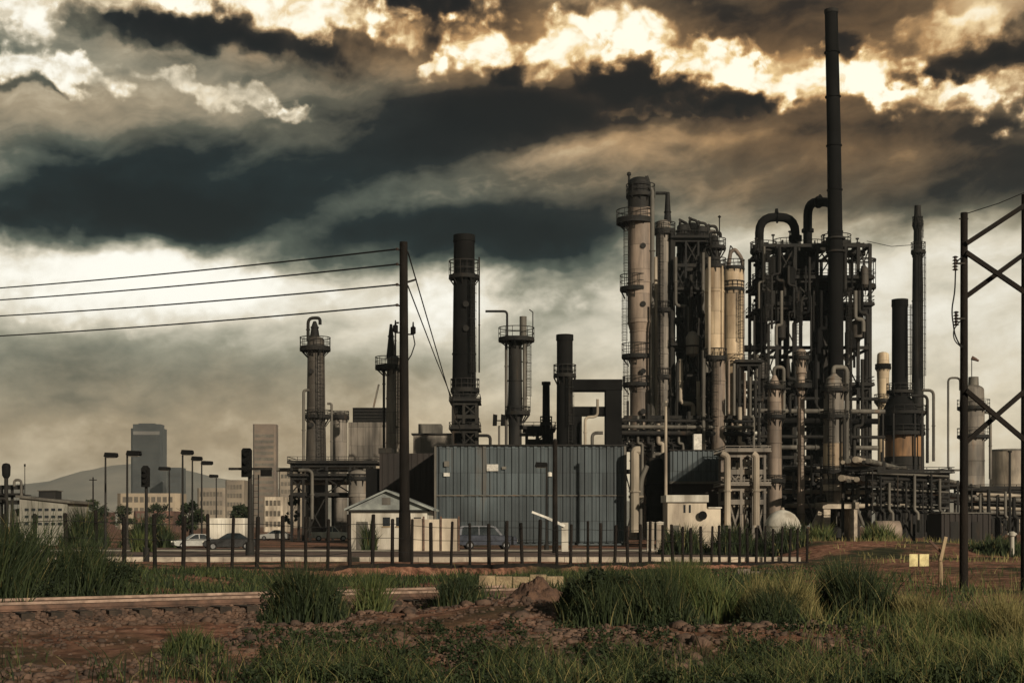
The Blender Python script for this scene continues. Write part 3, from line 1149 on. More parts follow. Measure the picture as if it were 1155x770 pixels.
# ================================================================== car park lamps
def car_lamp(px, py, hx0, hx1, d, label):
    x = WX(px, d)
    z = WZ(py, d)
    root = thing('car_park_lamp', (x, d, 0), label, 'street lamp', 'box headed lamps of the plant car park')
    m = MB(); m.cyl((x, d, 0), (x, d, z + .05), .11, .075, 10); m.cyl((x, d, 0), (x, d, .5), .2, n=10); m.build('pole', 'dark_steel', root)
    a, b = WX(hx0, d), WX(hx1, d)
    m = MB()
    hh = .28
    m.prism([(a, z - hh + .08), (a + .15, z - hh), (b - .12, z - hh), (b, z - hh + .12), (b - .05, z + .1), (a + .1, z + hh * .5)], d - .35, d + .35)
    hd_ = m.build('lamp_head', 'black_steel', root)
    m = MB(); m.box(min(a, b) + .15, max(a, b) - .15, d - .28, d + .28, z - hh - .035, z - hh + .01); m.build('lens', 'lamp_glass', hd_)
    return root


car_lamp(119, 512, 118, 132.5, 118, 'tall car park lamp whose box head points right, left of the dark office tower')
car_lamp(143.5, 510, 143, 159, 112, 'tall car park lamp whose box head overlaps the dark office tower')
car_lamp(206, 509, 204.5, 218, 120, 'car park lamp with the highest head in the group of three thin lamps')
car_lamp(217, 516, 216, 228, 138, 'middle car park lamp in the group of three thin lamps')
car_lamp(227.5, 521, 227, 240, 152, 'lowest car park lamp in the group of three thin lamps')
car_lamp(191, 527.5, 179, 192, 165, 'small far car park lamp whose head points left in front of the low dark block')
car_lamp(244, 536, 236, 246, 190, 'smallest car park lamp standing just left of the railway signal')
car_lamp(616.5, 523, 603, 617.5, 112, 'car park lamp with its box head pointing left before the blue corrugated warehouse')

# sign mast
d = 66
root = thing('signal_mast', (WX(165, d), d, terrain(WX(165, d), d)), 'dark mast with a tall narrow head before the dark office tower', 'signal')
x = WX(165, d); z0 = terrain(x, d)
m = MB(); m.cyl((x, d, z0 - .2), (x, d, WZ(545, d)), .085, .075, 10); m.cyl((x, d, z0 - .1), (x, d, z0 + .8), .15, n=10); m.build('mast', 'dark_steel', root)
m = MB(); m.prism([(WX(160.5, d), WZ(549, d)), (WX(169.5, d), WZ(549, d)), (WX(169.5, d), WZ(528, d)), (WX(167, d), WZ(525, d)), (WX(163, d), WZ(525, d)), (WX(160.5, d), WZ(528, d))], d - .22, d - .05); m.build('head', 'black_steel', root)
for yy in (531, 537, 543):
    m = MB(); m.cyl((x, d - .22, WZ(yy, d)), (x, d - .38, WZ(yy, d)), .085, n=12); m.build('lamp_hood', 'black_steel', root)

d = 92
root = thing('railway_signal', (WX(279, d), d, 0), 'black railway signal with a tall backboard on a dark mast beside the white trailer', 'signal')
x = WX(282, d)
m = MB(); m.cyl((x, d, 0), (x, d, WZ(507, d)), .17, .13, 12); m.cyl((x, d, 0), (x, d, .9), .3, n=12); m.build('mast', 'dark_steel', root)
m = MB()
a, b = WX(273.5, d), WX(285, d)
m.prism([(a, WZ(538, d)), (b, WZ(538, d)), (b, WZ(508, d)), (b - .1, WZ(505.5, d)), (a + .1, WZ(505.5, d)), (a, WZ(508, d))], d - .42, d - .2); m.build('backboard', 'black_steel', root)
for yy in (512, 521, 530):
    m = MB(); m.cyl(((a + b) / 2, d - .42, WZ(yy, d)), ((a + b) / 2, d - .7, WZ(yy + .5, d)), .15, n=14); m.build('lamp_hood', 'black_steel', root)
m = MB(); m.bar((WX(258, d), d, WZ(528.5, d)), (WX(307, d), d, WZ(528.5, d)), .16); m.build('cross_arm', 'dark_steel', root)
m = MB(); m.box(WX(295, d), WX(307, d), d - .4, d - .1, WZ(537, d), WZ(529.8, d)); m.build('relay_box', 'black_steel', root)
ladder(288.5, 612, 535, d, root, d, .35, cage=False)


# ================================================================== cars
def car(px, d, length, heading, label, paint, name='parked_car', style='saloon'):
    """car with body, glass, wheels and lights; heading 0 = nose to the right of the picture"""
    x = WX(px, d)
    root = thing(name, (x, d, terrain(x, d) if d < 130 else 0), label, 'car', 'cars parked by the plant')
    root.rotation_euler = (0, 0, heading)
    s = length / 4.5
    hw = .86 * s
    if style == 'saloon':
        low = [(-2.2, .32), (-1.98, .26), (1.95, .26), (2.22, .36), (2.25, .62), (2.05, .80), (1.05, .93), (-1.45, .98), (-2.15, .92), (-2.25, .6)]
        cab = [(-1.62, .95), (.98, .92), (.22, 1.40), (-.1, 1.45), (-.85, 1.43)]
    elif style == 'van':
        low = [(-2.2, .4), (-2.0, .32), (1.95, .32), (2.22, .42), (2.25, .8), (2.05, .98), (1.2, 1.08), (-2.15, 1.1), (-2.25, .6)]
        cab = [(-2.18, 1.07), (1.15, 1.05), (.62, 1.72), (.3, 1.80), (-1.95, 1.80), (-2.1, 1.7)]
    else:
        low = [(-2.2, .4), (-2.0, .34), (1.95, .34), (2.22, .44), (2.25, .8), (2.05, .98), (1.0, 1.05), (-.55, 1.05), (-.6, 1.02), (-2.2, 1.02), (-2.25, .6)]
        cab = [(-.52, 1.02), (.98, 1.02), (.42, 1.64), (.2, 1.70), (-.45, 1.70)]
    low = [(a * s, b * s) for a, b in low]
    cab = [(a * s, b * s) for a, b in cab]

    def local(o):
        o.parent = root
        return o

    def mk(mb, nm, mt, par=None):
        o = mb.build(nm, mt, base=(0, 0, 0))
        o.parent = par if par else root
        return o
    m = MB()
    n = len(low)
    rows = []
    for yy, sh in ((-hw, .94), (-hw * .94, 1), (hw * .94, 1), (hw, .94)):
        rows.append(len(m.v))
        cz = .6 * s
        m.v += [(a * (.985 if sh < 1 else 1), yy, cz + (b - cz) * sh) for a, b in low]
    m.f.append(tuple(rows[0] + i for i in range(n)))
    m.f.append(tuple(rows[3] + i for i in reversed(range(n))))
    for r_ in range(3):
        for i in range(n):
            j = (i + 1) % n
            m.f.append((rows[r_] + j, rows[r_] + i, rows[r_ + 1] + i, rows[r_ + 1] + j))
    # roof and pillars: cabin tapering inwards
    cz0, cz1 = min(b for a, b in cab), max(b for a, b in cab)
    k = len(m.v)
    nc = len(cab)
    for sgn in (-1, 1):
        for a, b in cab:
            t = (b - cz0) / (cz1 - cz0)
            m.v.append((a, sgn * hw * (.95 - .2 * t), b))
    m.f.append(tuple(k + i for i in range(nc)))
    m.f.append(tuple(k + nc + i for i in reversed(range(nc))))
    for i in range(nc):
        j = (i + 1) % nc
        m.f.append((k + j, k + i, k + nc + i, k + nc + j))
    mk(m, 'body', paint)
    # side windows, windscreen and rear window set proud of the pillars
    mid = sum(a for a, b in cab) / nc
    for sgn in (-1, 1):
        for part_ in (0, 1):
            q = MB()
            inner = [(mid + (a - mid) * .88, cz0 + .03 + (b - cz0) * .86) for a, b in cab]
            cut = mid + .06 * s if part_ == 0 else mid - .02 * s
            poly = []
            for i in range(nc):
                a, b = inner[i], inner[(i + 1) % nc]
                ina = a[0] > cut if part_ == 0 else a[0] < cut
                inb = b[0] > cut if part_ == 0 else b[0] < cut
                if ina: poly.append(a)
                if ina != inb:
                    t = (cut - a[0]) / (b[0] - a[0])
                    poly.append((cut, a[1] + t * (b[1] - a[1])))
            if len(poly) < 3: continue
            q.quad([(a, sgn * (hw * (.95 - .2 * (b - cz0) / (cz1 - cz0)) + .012), b) for a, b in (poly if sgn < 0 else poly[::-1])])
            mk(q, 'side_window', 'car_glass')
    for (a, b), nm, dx in (((cab[1], cab[2]), 'windscreen', .014), ((cab[0], cab[-1]), 'rear_window', -.014)):
        q = MB()
        pts = []
        for t, sg in ((.1, -1), (.1, 1), (.92, 1), (.92, -1)):
            xx, zz = a[0] + (b[0] - a[0]) * t, a[1] + (b[1] - a[1]) * t
            hh = hw * (.95 - .2 * (zz - cz0) / (cz1 - cz0)) * .92
            pts.append((xx + dx, sg * hh, zz + .014))
        q.quad(pts)
        mk(q, nm, 'car_glass')
    for wx_ in (-1.38 * s, 1.38 * s):
        for sgn in (-1, 1):
            q = MB()
            q.lathe(0, 0, [(.2 * s, -.1), (.3 * s, -.1), (.325 * s, -.06), (.325 * s, .06), (.3 * s, .1), (.2 * s, .1)], 20)
            q.v = [(wx_ + a, sgn * (hw - .07) + c, .325 * s + b) for a, b, c in q.v]
            w_ = mk(q, 'wheel', 'tyre')
            q = MB()
            q.cyl((wx_, sgn * (hw - .07) - .112, .325 * s), (wx_, sgn * (hw - .07) + .112, .325 * s), .19 * s, n=14)
            mk(q, 'rim', 'rim', w_)
    for sgn in (-1, 1):
        q = MB(); q.box(2.1 * s, 2.262 * s, sgn * hw * .72 - .16 * s, sgn * hw * .72 + .16 * s, .62 * s, .76 * s); mk(q, 'headlight', 'lamp_glass')
        q = MB(); q.box(-2.262 * s, -2.15 * s, sgn * hw * .76 - .12 * s, sgn * hw * .76 + .12 * s, .66 * s, .84 * s); mk(q, 'tail_light', 'red_lens')
    if style == 'pickup':
        q = MB(); q.box(-2.12 * s, -.66 * s, -hw * .84, hw * .84, 1.0 * s, 1.04 * s); mk(q, 'cargo_bed', 'black_paint')
    return root


car(220, 121, 3.9, R(205), 'silver saloon car parked to the left of the dark car behind the fence', 'silver_paint')
car(259, 114, 4.3, R(192), 'black saloon car parked in front of the white box trailer', 'black_paint')
car(549, 117, 4.9, R(8), 'dark blue van parked below the blue corrugated warehouse beside the cream wall', 'navy_paint', style='van')
car(311, 185, 4.3, R(170), 'small far silver car beside the cream low block', 'silver_paint')
car(373, 178, 5.0, R(10), 'white pickup truck parked at the foot of the first slender column', 'white_paint', style='pickup')

d = 124
root = thing('box_trailer', (WX(254, d), d, 0), 'white box trailer standing behind the black saloon car', 'trailer')
x0, x1 = WX(234, d), WX(276, d)
m = MB(); m.box(x0, x1, d, d + 2.4, .75, WZ(584, d)); m.build('body', 'white_paint', root)
for k in range(9):
    m = MB(); xx = x0 + (x1 - x0) * (k + .5) / 9; m.box(xx - .03, xx + .03, d - .035, d + .01, .85, WZ(585.2, d)); m.build('rib', 'white_paint', root)
for xx in (x1 - .7, x1 - 1.35):
    m = MB(); m.cyl((xx, d - .02, .4), (xx, d + .3, .4), .4, n=18); m.build('wheel', 'tyre', root)
m = MB(); m.bar((x0 + .4, d + .5, 0), (x0 + .4, d + .5, .8), .12); m.build('support_leg', 'dark_steel', root)


# ================================================================== utility pole and its wires
d = 70
x = WX(456.5, d); z0 = terrain(x, d)
root = thing('utility_pole', (x, d, z0), 'tall thick dark utility pole carrying four wires in front of the gabled shed', 'utility pole')
m = MB(); m.cyl((x, d, z0 - .3), (x - .06, d, WZ(273, d)), .27, .2, 14); m.build('pole', 'wood_pole', root)
m = MB(); m.cyl((x, d, z0), (x, d, WZ(575, d)), .31, .29, 14); m.build('sleeve', 'wood_pole', root)
for py in (281, 298, 321, 344):
    m = MB()
    m.bar((x - .1, d, WZ(py + 2, d)), (WX(448, d), d, WZ(py, d)), .07)
    m.build('bracket', 'dark_steel', root)
    m = MB(); m.lathe(WX(448, d), d, [(.05, WZ(py + 1.5, d)), (.09, WZ(py + 1, d)), (.06, WZ(py, d)), (.09, WZ(py - .8, d)), (.04, WZ(py - 1.6, d))], 10); m.build('insulator', 'ceramic', root)
m = MB(); m.bar((x + .15, d, WZ(318, d)), (WX(470, d), d, WZ(315, d)), .09); m.build('bracket', 'dark_steel', root)
for (xa, ya) in ((466, 368), (446, 366)):
    m = MB(); m.bar((x, d, WZ(ya + 9, d)), (WX(xa, d), d, WZ(ya + 9, d)), .07); m.build('bracket', 'dark_steel', root)
    m = MB(); m.lathe(WX(xa, d), d, [(.06, WZ(ya + 9, d)), (.13, WZ(ya + 8, d)), (.13, WZ(ya + 1, d)), (.05, WZ(ya, d)), (.03, WZ(ya - 5, d))], 10); m.build('cutout_fuse', 'black_steel', root)
m = MB(); m.tube([P(466, 377, d), P(468, 388, d - .1), P(464, 400, d - .1), P(459, 408, d)], .03, 6); m.build('jumper_lead', 'wire', root)

for (ya, yb, lab) in ((281, 317, 'topmost of the four wires running left from the utility pole'), (298, 330.5, 'second wire from the top running left from the utility pole'),
                      (321, 348.5, 'third wire from the top running left from the utility pole'), (344, 371, 'lowest of the four wires running left from the utility pole')):
    a = P(448, ya, d)
    bd = 92.0
    b = P(0, yb, bd)
    b2 = a + (b - a) * 2.0
    pts = []
    for k in range(41):
        t = k / 40
        q = a.lerp(b2, t)
        q.z -= 4 * 0.45 * t * (1 - t)
        if t > 0: pass
        pts.append(q)
    m = MB(); m.tube(pts, .042, 6)
    tag(m.build('overhead_wire', 'wire', base=a), lab, 'wire', 'wires of the utility pole')
for (xa, ya, xb, yb, lab) in ((460, 284, 523, 497, 'longer guy wire slanting down right from the utility pole top'), (460, 322, 511, 452, 'shorter guy wire slanting down right from the utility pole')):
    m = MB(); a = P(xa, ya, d); b = P(xb, yb, 118); e = a + (b - a) * 1.0
    m.tube([a, a.lerp(e, .5) - Vector((0, 0, .12)), e], .036, 6)
    tag(m.build('guy_wire', 'wire', base=a), lab, 'wire', 'guy wires of the utility pole')

d = 100
root = thing('service_pole', (WX(626, d), d, 0), 'plain thick black pole standing against the blue corrugated warehouse', 'pole')
x = WX(626, d)
m = MB(); m.cyl((x, d, -.2), (x, d, WZ(497, d)), .2, .165, 12); m.build('pole', 'wood_pole', root)
m = MB(); m.cyl((x, d, WZ(497, d)), (x, d, WZ(494.5, d)), .19, .05, 12); m.build('cap', 'dark_steel', root)
m = MB(); m.lathe(WX(620, d), d - .15, [(.05, WZ(538, d)), (.16, WZ(537, d)), (.16, WZ(533, d)), (.05, WZ(532, d))], 12); m.build('meter', 'white_plate', root)
m = MB(); m.bar((WX(620, d), d - .15, WZ(534, d)), (x, d, WZ(534, d)), .06); m.build('bracket', 'dark_steel', root)


# ================================================================== shed, walls, small buildings
d = 115
root = thing('gabled_shed', base_of(440, d), 'white gabled shed with a pale roof behind the utility pole', 'shed')
x0, x1, xm = WX(392, d), WX(486, d), WX(436, d)
ze, zr = WZ(574, d), WZ(554, d)
m = MB(); m.prism([(x0 + .3, 0), (x1 - .3, 0), (x1 - .3, ze - .05), (xm, zr - .12), (x0 + .3, ze - .05)], d, d + 9); m.build('wall', 'white_paint', root)
for side in (0, 1):
    m = MB()
    if side == 0: poly = [(x0 - .2, ze - .12), (xm - .005, zr), (xm - .005, zr + .16), (x0 - .2, ze + .05)]
    else: poly = [(xm + .005, zr), (x1 + .2, ze - .12), (x1 + .2, ze + .05), (xm + .005, zr + .16)]
    m.prism(poly, d - .6, d + 9.5); m.build('roof', 'roof_sheet', root)
m = MB(); m.prism([(x0 + .1, ze - .05), (x1 - .1, ze - .05), (xm, zr - .05)], d - .2, d - .01); m.build('gable_panel', 'roof_sheet', root)
m = MB(); m.box(xm - .35, xm + .35, d - .24, d - .19, WZ(569, d), WZ(561, d)); m.build('gable_vent', 'grey_steel', root)
m = MB(); m.box(x0 + .1, x1 - .1, d - .28, d - .205, ze - .2, ze - .05); m.build('fascia', 'dark_steel', root)
m = MB(); m.box(WX(402, d), WX(415, d), d - .05, d + .02, .02, WZ(588, d)); dr = m.build('door', 'grey_steel', root)
m = MB(); m.box(WX(412, d), WX(413, d), d - .1, d - .045, WZ(605, d), WZ(601, d)); m.build('handle', 'dark_steel', dr)
for xx in (432, 447, 467):
    m = MB(); m.box(WX(xx, d), WX(xx + 8, d), d - .05, d + .02, WZ(593, d), WZ(583, d)); w_ = m.build('window', 'window_dark', root)
    m = MB(); m.box(WX(xx - .6, d), WX(xx + 8.6, d), d - .12, d - .052, WZ(594.2, d), WZ(593.2, d)); m.build('sill', 'pale_wood', w_)

d = 108
root = thing('panel_wall', base_of(494, d), 'bright cream panel wall between the utility pole and the dark blue van', 'wall')
for k, (a, b) in enumerate(((463, 477.5), (478.3, 497), (497.8, 517))):
    m = MB(); m.box(WX(a, d), WX(b, d), d, d + .12, 0, WZ(584.5 + (k % 2) * .8, d)); m.build('panel', 'cream_wall', root)
for a in (462.3, 477.9, 497.4, 517.6):
    m = MB(); m.box(WX(a, d) - .07, WX(a, d) + .07, d - .1, d - .01, 0, WZ(582, d)); m.build('post', 'rail_rust', root)

# white cabinets
for px, lab in ((734, 'white roadside cabinet, the left of two standing side by side'), (744.5, 'white roadside cabinet, the right of two standing side by side')):
    d = 104
    root = thing('service_cabinet', base_of(px, d), lab, 'cabinet', 'white cabinets behind the fence')
    m = MB(); m.box(WX(px - 3.8, d), WX(px + 3.8, d), d, d + .5, .12, WZ(589.5, d)); m.build('housing', 'white_paint', root)
    m = MB(); m.prism([(WX(px - 4.4, d), WZ(589.4, d)), (WX(px + 4.4, d), WZ(589.4, d)), (WX(px + 4.4, d), WZ(588.6, d)), (WX(px, d), WZ(587.6, d)), (WX(px - 4.4, d), WZ(588.6, d))], d - .06, d + .56); m.build('lid', 'white_paint', root)
    m = MB(); m.box(WX(px - 3.2, d), WX(px + 3.2, d), d - .025, d + .01, .3, WZ(591, d)); m.build('door', 'cream_wall', root)
    m = MB(); m.box(WX(px - 4, d), WX(px + 4, d), d - .04, d + .54, 0, .118); m.build('plinth', 'concrete', root)
d = 106
root = thing('gate_barrier', base_of(638, d), 'raised white barrier arm with a white post before the corrugated warehouse', 'barrier')
m = MB(); m.box(WX(633.5, d), WX(641, d), d, d + .5, 0, WZ(589, d)); m.build('post', 'white_paint', root)
m = MB(); m.bar((WX(637, d), d - .08, WZ(593, d)), (WX(617, d), d - .08, WZ(583.5, d)), .12, .2); m.bar((WX(617, d), d - .08, WZ(583.5, d)), (WX(600, d), d - .08, WZ(577, d)), .1, .16); m.build('arm', 'white_plate', root)

# shrub like plant in front of the shed door
# ================================================================== corrugated warehouses
def corrugated(x0, x1, y, z0, z1, pitch, depth_=.12, ny=1):
    """trapezoid ribs facing the camera"""
    m = MB()
    pts = []
    n = int(round((x1 - x0) / pitch))
    p = (x1 - x0) / n
    for k in range(n):
        a = x0 + k * p
        pts += [(a, y), (a + p * .42, y), (a + p * .52, y - depth_), (a + p * .90, y - depth_)]
    pts.append((x1, y))
    b = len(m.v)
    for z in (z0, z1):
        m.v += [(a, c, z) for a, c in pts]
    k = len(pts)
    for i in range(k - 1):
        m.f.append((b + i, b + i + 1, b + k + i + 1, b + k + i))
    return m


d = 140
root = thing('corrugated_warehouse', base_of(600, d), 'long blue grey corrugated metal warehouse in the middle behind the fence', 'warehouse')
x0, x1 = WX(491, d), WX(705, d)
zt, zm = WZ(503, d), WZ(558.5, d)
corrugated(x0, x1, d, zm + .06, zt, WS(8.3, d), .14).build('upper_cladding', 'blue_sheet', root)
corrugated(x0, x1, d - .02, .3, zm - .06, WS(8.3, d), .12).build('lower_cladding', 'blue_sheet', root)
m = MB(); m.box(x0 - .05, x1 + .05, d - .2, d + .1, zm - .055, zm + .055); m.build('girt', 'grey_steel', root)
m = MB(); m.box(x0 + .02, x1 - .02, d + .15, d + 13, 0, zt - .05); m.build('wall', 'blue_sheet', root)
m = MB(); m.box(x0 - .15, x1 + .15, d - .24, d + 13.2, zt + .005, zt + .16); m.build('roof_edge', 'dark_steel', root)
m = MB(); m.box(x0 - .1, x0 + .12, d - .22, d + .1, 0, zt); m.box(x1 - .12, x1 + .1, d - .22, d + .1, 0, zt); m.build('corner_trim', 'grey_steel', root)
for (a, b, c, e) in ((500.5, 507.5, 533, 537), (501, 507, 520, 526)):
    m = MB(); m.box(WX(a, d), WX(b, d), d - .24, d - .13, WZ(e, d), WZ(c, d)); m.build('wall_plate', 'white_plate' if c > 525 else 'grey_steel', root)
m = MB(); m.box(WX(549, d), WX(562, d), d - .24, d - .145, WZ(531, d), WZ(523.5, d)); m.build('sign_plate', 'white_plate', root)
m = MB(); m.box(WX(566, d), WX(571, d), d - .22, d - .145, WZ(529, d), WZ(526, d)); m.build('vent', 'grey_steel', root)

d = 150
root = thing('brown_block', base_of(461, d), 'dark brown windowless sheet clad block left of the corrugated warehouse', 'industrial building')
x0, x1 = WX(428, d), WX(494, d)
corrugated(x0, x1, d, WZ(553, d), WZ(511, d), .6, .06).build('cladding', 'brown_sheet', root)
m = MB(); m.box(x0 + .05, x1, d + .1, d + 12, 0, WZ(511.5, d)); m.build('wall', 'brown_sheet', root)
m = MB(); m.box(x0 - .1, x0 + 1.3, d - .1, d + 3, WZ(511, d), WZ(505, d)); m.build('parapet', 'dark_steel', root)
m = MB(); m.box(WX(412, d), x0 - .05, d + .5, d + 6, 0, WZ(528, d)); m.build('annexe', 'black_steel', root)

d = 230
root = thing('grey_block', base_of(417, d), 'grey green process building with a black louvred top storey', 'industrial building')
x0, x1 = WX(393, d), WX(440, d)
corrugated(x0, x1, d, 0, WZ(476, d), 1.0, .08).build('cladding', 'grey_shell', root)
m = MB(); m.box(x0, x1, d + .1, d + 14, 0, WZ(476.3, d)); m.build('wall', 'grey_shell', root)
m = MB(); m.box(WX(397, d), WX(438, d), d + 1, d + 12, WZ(476, d), WZ(459, d)); m.build('penthouse', 'black_steel', root)
for k in range(4):
    m = MB(); m.box(WX(398, d), WX(437, d), d + .9, d + .99, WZ(474 - k * 3.6, d), WZ(472.5 - k * 3.6, d)); m.build('louvre', 'dark_steel', root)
m = MB(); x = WX(425, d); m.bar((WX(421, d), d + .4, WZ(459, d)), (WX(427, d), d + .4, WZ(433, d)), .3); m.build('jib', 'grey_steel', root)
root = thing('silo', base_of(383, 220), 'dark grey silo standing right beside the grey green process building', 'silo')
shell(383, 220, [(468, 17), (520, 17), (590, 17), (606, 17)], 'grey_shell', root)
platform(373, 394, 470, 220, root, 1.1, rail=6)
d = 260
root = thing('roof_block', base_of(484, d), 'pale grey stepped building between the utility pole and the black stack', 'industrial building')
m = MB(); m.box(WX(466, d), WX(512, d), d, d + 10, 0, WZ(490, d)); m.build('wall', 'grey_shell', root)
m = MB(); m.box(WX(471, d), WX(497, d), d + 2, d + 8, WZ(490, d), WZ(477, d)); m.build('penthouse', 'grey_steel', root)
m = MB(); m.box(WX(464, d), WX(513, d), d - .4, d + 10.3, WZ(490, d) + .005, WZ(488.5, d)); m.build('roof_edge', 'dark_steel', root)


# ================================================================== slender columns at the left
d = 190
root = thing('process_column', base_of(357, d), 'slender dark column with one platform and a gooseneck pipe, the leftmost column', 'column', 'process columns')
shell(356.5, d, [(384, 19), (470, 21), (545, 24), (606, 25)], 'dark_shell', root)
shell(355, d, [(363, 4), (370, 8), (383, 12)], 'dark_steel', root, 'top_vessel')
platform(338, 373, 393, d, root, 1.2, rail=12)
pipe(pp([(347.5, 385), (347.5, 358.5), (361, 358.5), (361, 366)], d, d - .9), .22, root, bend=.8)
pipe(pp([(349, 440, d - 1.2), (342.5, 440, d - 1.2), (342.5, 530, d - 1.2)], d), .2, root, 'grey_steel', bend=.9)
pipe(pp([(369, 455), (374, 455), (374, 540)], d), .17, root, 'grey_steel', bend=.8)
ladder(364, 540, 394, d, root, d - 1.6)
for py in (420, 480):
    nozzle(353, py, d, d - 1.25, root)
platform(343, 374, 470, d, root, 1.3, rail=7, deck=4)

d = 200
root = thing('process_column', base_of(443, d), 'slender grey column partly hidden by the utility pole', 'column', 'process columns')
shell(444, d, [(405, 15), (450, 16.5), (500, 17), (607, 18)], 'grey_shell', root)
shell(441, d, [(366, 3), (380, 6), (404, 11)], 'dark_steel', root, 'top_vessel')
platform(423, 456, 414, d, root, 1.0, rail=11)
ladder(451, 500, 415, d, root, d - 1.3)
pipe(pp([(433, 416), (433, 450), (433, 510)], d), .18, root)
pipe(pp([(446, 404), (446, 364), (450, 364)], d), .13, root, bend=.4)

# the low pipework between them
def steel_frame(name, label, xs_px, levels, d0, d1, extra_decks=(), brace=True, rail=8, material='dark_steel', beam=.32, group=None, cat='steel frame', deck_th=4):
    """open steel frame: posts, beams, decks with railings and cross braces"""
    dm = (d0 + d1) / 2
    xs_ = [WX(p_, dm) for p_ in xs_px]
    top = WZ(levels[0], dm)
    root = thing(name, ((xs_[0] + xs_[-1]) / 2, dm, 0), label, cat, group)
    for yy in (d0, d1):
        for xx in xs_:
            m = MB(); m.bar((xx, yy, 0), (xx, yy, top), beam); m.build('post', material, root)
    for li, py in enumerate(levels):
        z = WZ(py, dm)
        m = MB()
        for yy in (d0, d1):
            m.bar((xs_[0] - .1, yy - .005, z - .2), (xs_[-1] + .1, yy - .005, z - .2), beam * .8, .45)
        for xx in xs_:
            m.bar((xx, d0, z - .25), (xx, d1, z - .25), beam * .7, .35)
        m.build('beam', material, root)
        if li in extra_decks:
            m = MB(); m.box(xs_[0] - .5, xs_[-1] + .5, d0 - .7, d1 + .7, z + .03, z + .03 + WS(deck_th, dm) * .35)
            dk = m.build('deck', material, root)
            zz = z + .03 + WS(deck_th, dm) * .35
            r_ = MB()
            hgt = WS(rail, dm)
            for yy in (d0 - .62, d1 + .62):
                for f in (.5, 1.0):
                    r_.bar((xs_[0] - .45, yy, zz + hgt * f), (xs_[-1] + .45, yy, zz + hgt * f), .07)
                r_.bar((xs_[0] - .45, yy, zz + .12), (xs_[-1] + .45, yy, zz + .12), .04, .2)
                q = xs_[0] - .45
                while q < xs_[-1] + .45:
                    r_.bar((q, yy, zz), (q, yy, zz + hgt), .06)
                    q += 1.3
            for xx in (xs_[0] - .45, xs_[-1] + .45):
                for f in (.5, 1.0):
                    r_.bar((xx, d0 - .62, zz + hgt * f), (xx, d1 + .62, zz + hgt * f), .07)
            r_.build('railing', material, dk)
    if brace:
        zs = [WZ(py, dm) for py in levels] + [0.3]
        for li in range(len(zs) - 1):
            for k in range(len(xs_) - 1):
                if (li + k) % 2 == 0: continue
                m = MB()
                m.bar((xs_[k], d0 + .02, zs[li] - .3), (xs_[k + 1], d0 + .02, zs[li + 1]), .16)
                m.bar((xs_[k + 1], d0 + .14, zs[li] - .3), (xs_[k], d0 + .14, zs[li + 1]), .16)
                m.build('brace', material, root)
    return root


root = steel_frame('pipe_rack', 'dark pipe rack with decks at the foot of the leftmost column', [333, 346, 372, 398, 425], [524, 538, 556], 180, 186, extra_decks=(0, 1), rail=6)
for k, (ya, r_, mt) in enumerate(((527, .2, 'pale_steel'), (529.5, .26, 'grey_steel'), (541, .3, 'grey_steel'), (545, .2, 'pale_steel'), (559, .25, 'dark_steel'))):
    pipe(pp([(312 if k == 1 else 330, ya, 181 + k * .7), (428, ya, 181 + k * .7)], 183), r_, root, mt)
for k, (xa, xb, ya, yb) in enumerate(((337, 352, 530, 585), (389, 399, 542, 590), (410, 421, 530, 585))):
    pipe(pp([(xa, ya, 179), (xb, ya, 179), (xb, yb, 179)], 179), .22, root, ('grey_steel', 'pale_steel', 'grey_steel')[k], bend=.7)
root = thing('knockout_drum', base_of(404, 178), 'grey upright drum on legs below the pipe rack behind the gabled shed', 'vessel')
shell(404, 178, [(535, 22), (560, 22), (572, 16)], 'grey_shell', root)
for s in (-7, 7):
    m = MB(); m.bar((WX(404 + s, 178), 177.4, 0), (WX(404 + s, 178), 177.4, WZ(568, 178)), .25); m.build('leg', 'dark_steel', root)
platform(391, 418, 540, 178, root, 1.2, rail=5, deck=3)

# ================================================================== stacks
d = 180
root = thing('black_stack', base_of(525, d), 'thick black stack with an upper ring platform behind the left end of the warehouse', 'stack')
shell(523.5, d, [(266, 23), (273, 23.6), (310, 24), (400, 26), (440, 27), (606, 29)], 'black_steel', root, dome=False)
m = MB(); m.ring(WX(523.5, d), d, WZ(273, d), WZ(266, d) + .06, WS(10.4, d), WS(12.2, d), 28); m.build('rim', 'black_steel', root)
platform(506, 541, 313, d, root, 1.4, rail=18, deck=4)
platform(508, 541, 440, d, root, 1.5, rail=12, deck=5)
platform(510, 541, 480, d, root, 1.5, rail=8, deck=4)
ladder(534, 440, 315, d, root, d - 1.55)
ladder(515, 495, 441, d, root, d - 1.7)
pipe(pp([(540.5, 290), (540.5, 313), (540.5, 420)], d), .1, root)
for py in (345, 372): nozzle(526, py, d, d - 1.4, root, .3)
steel_frame('stack_frame', 'dark braced steel frame round the foot of the thick black stack', [512, 524, 538], [455, 470, 486, 502], 177, 183, extra_decks=(0, 2), rail=6)

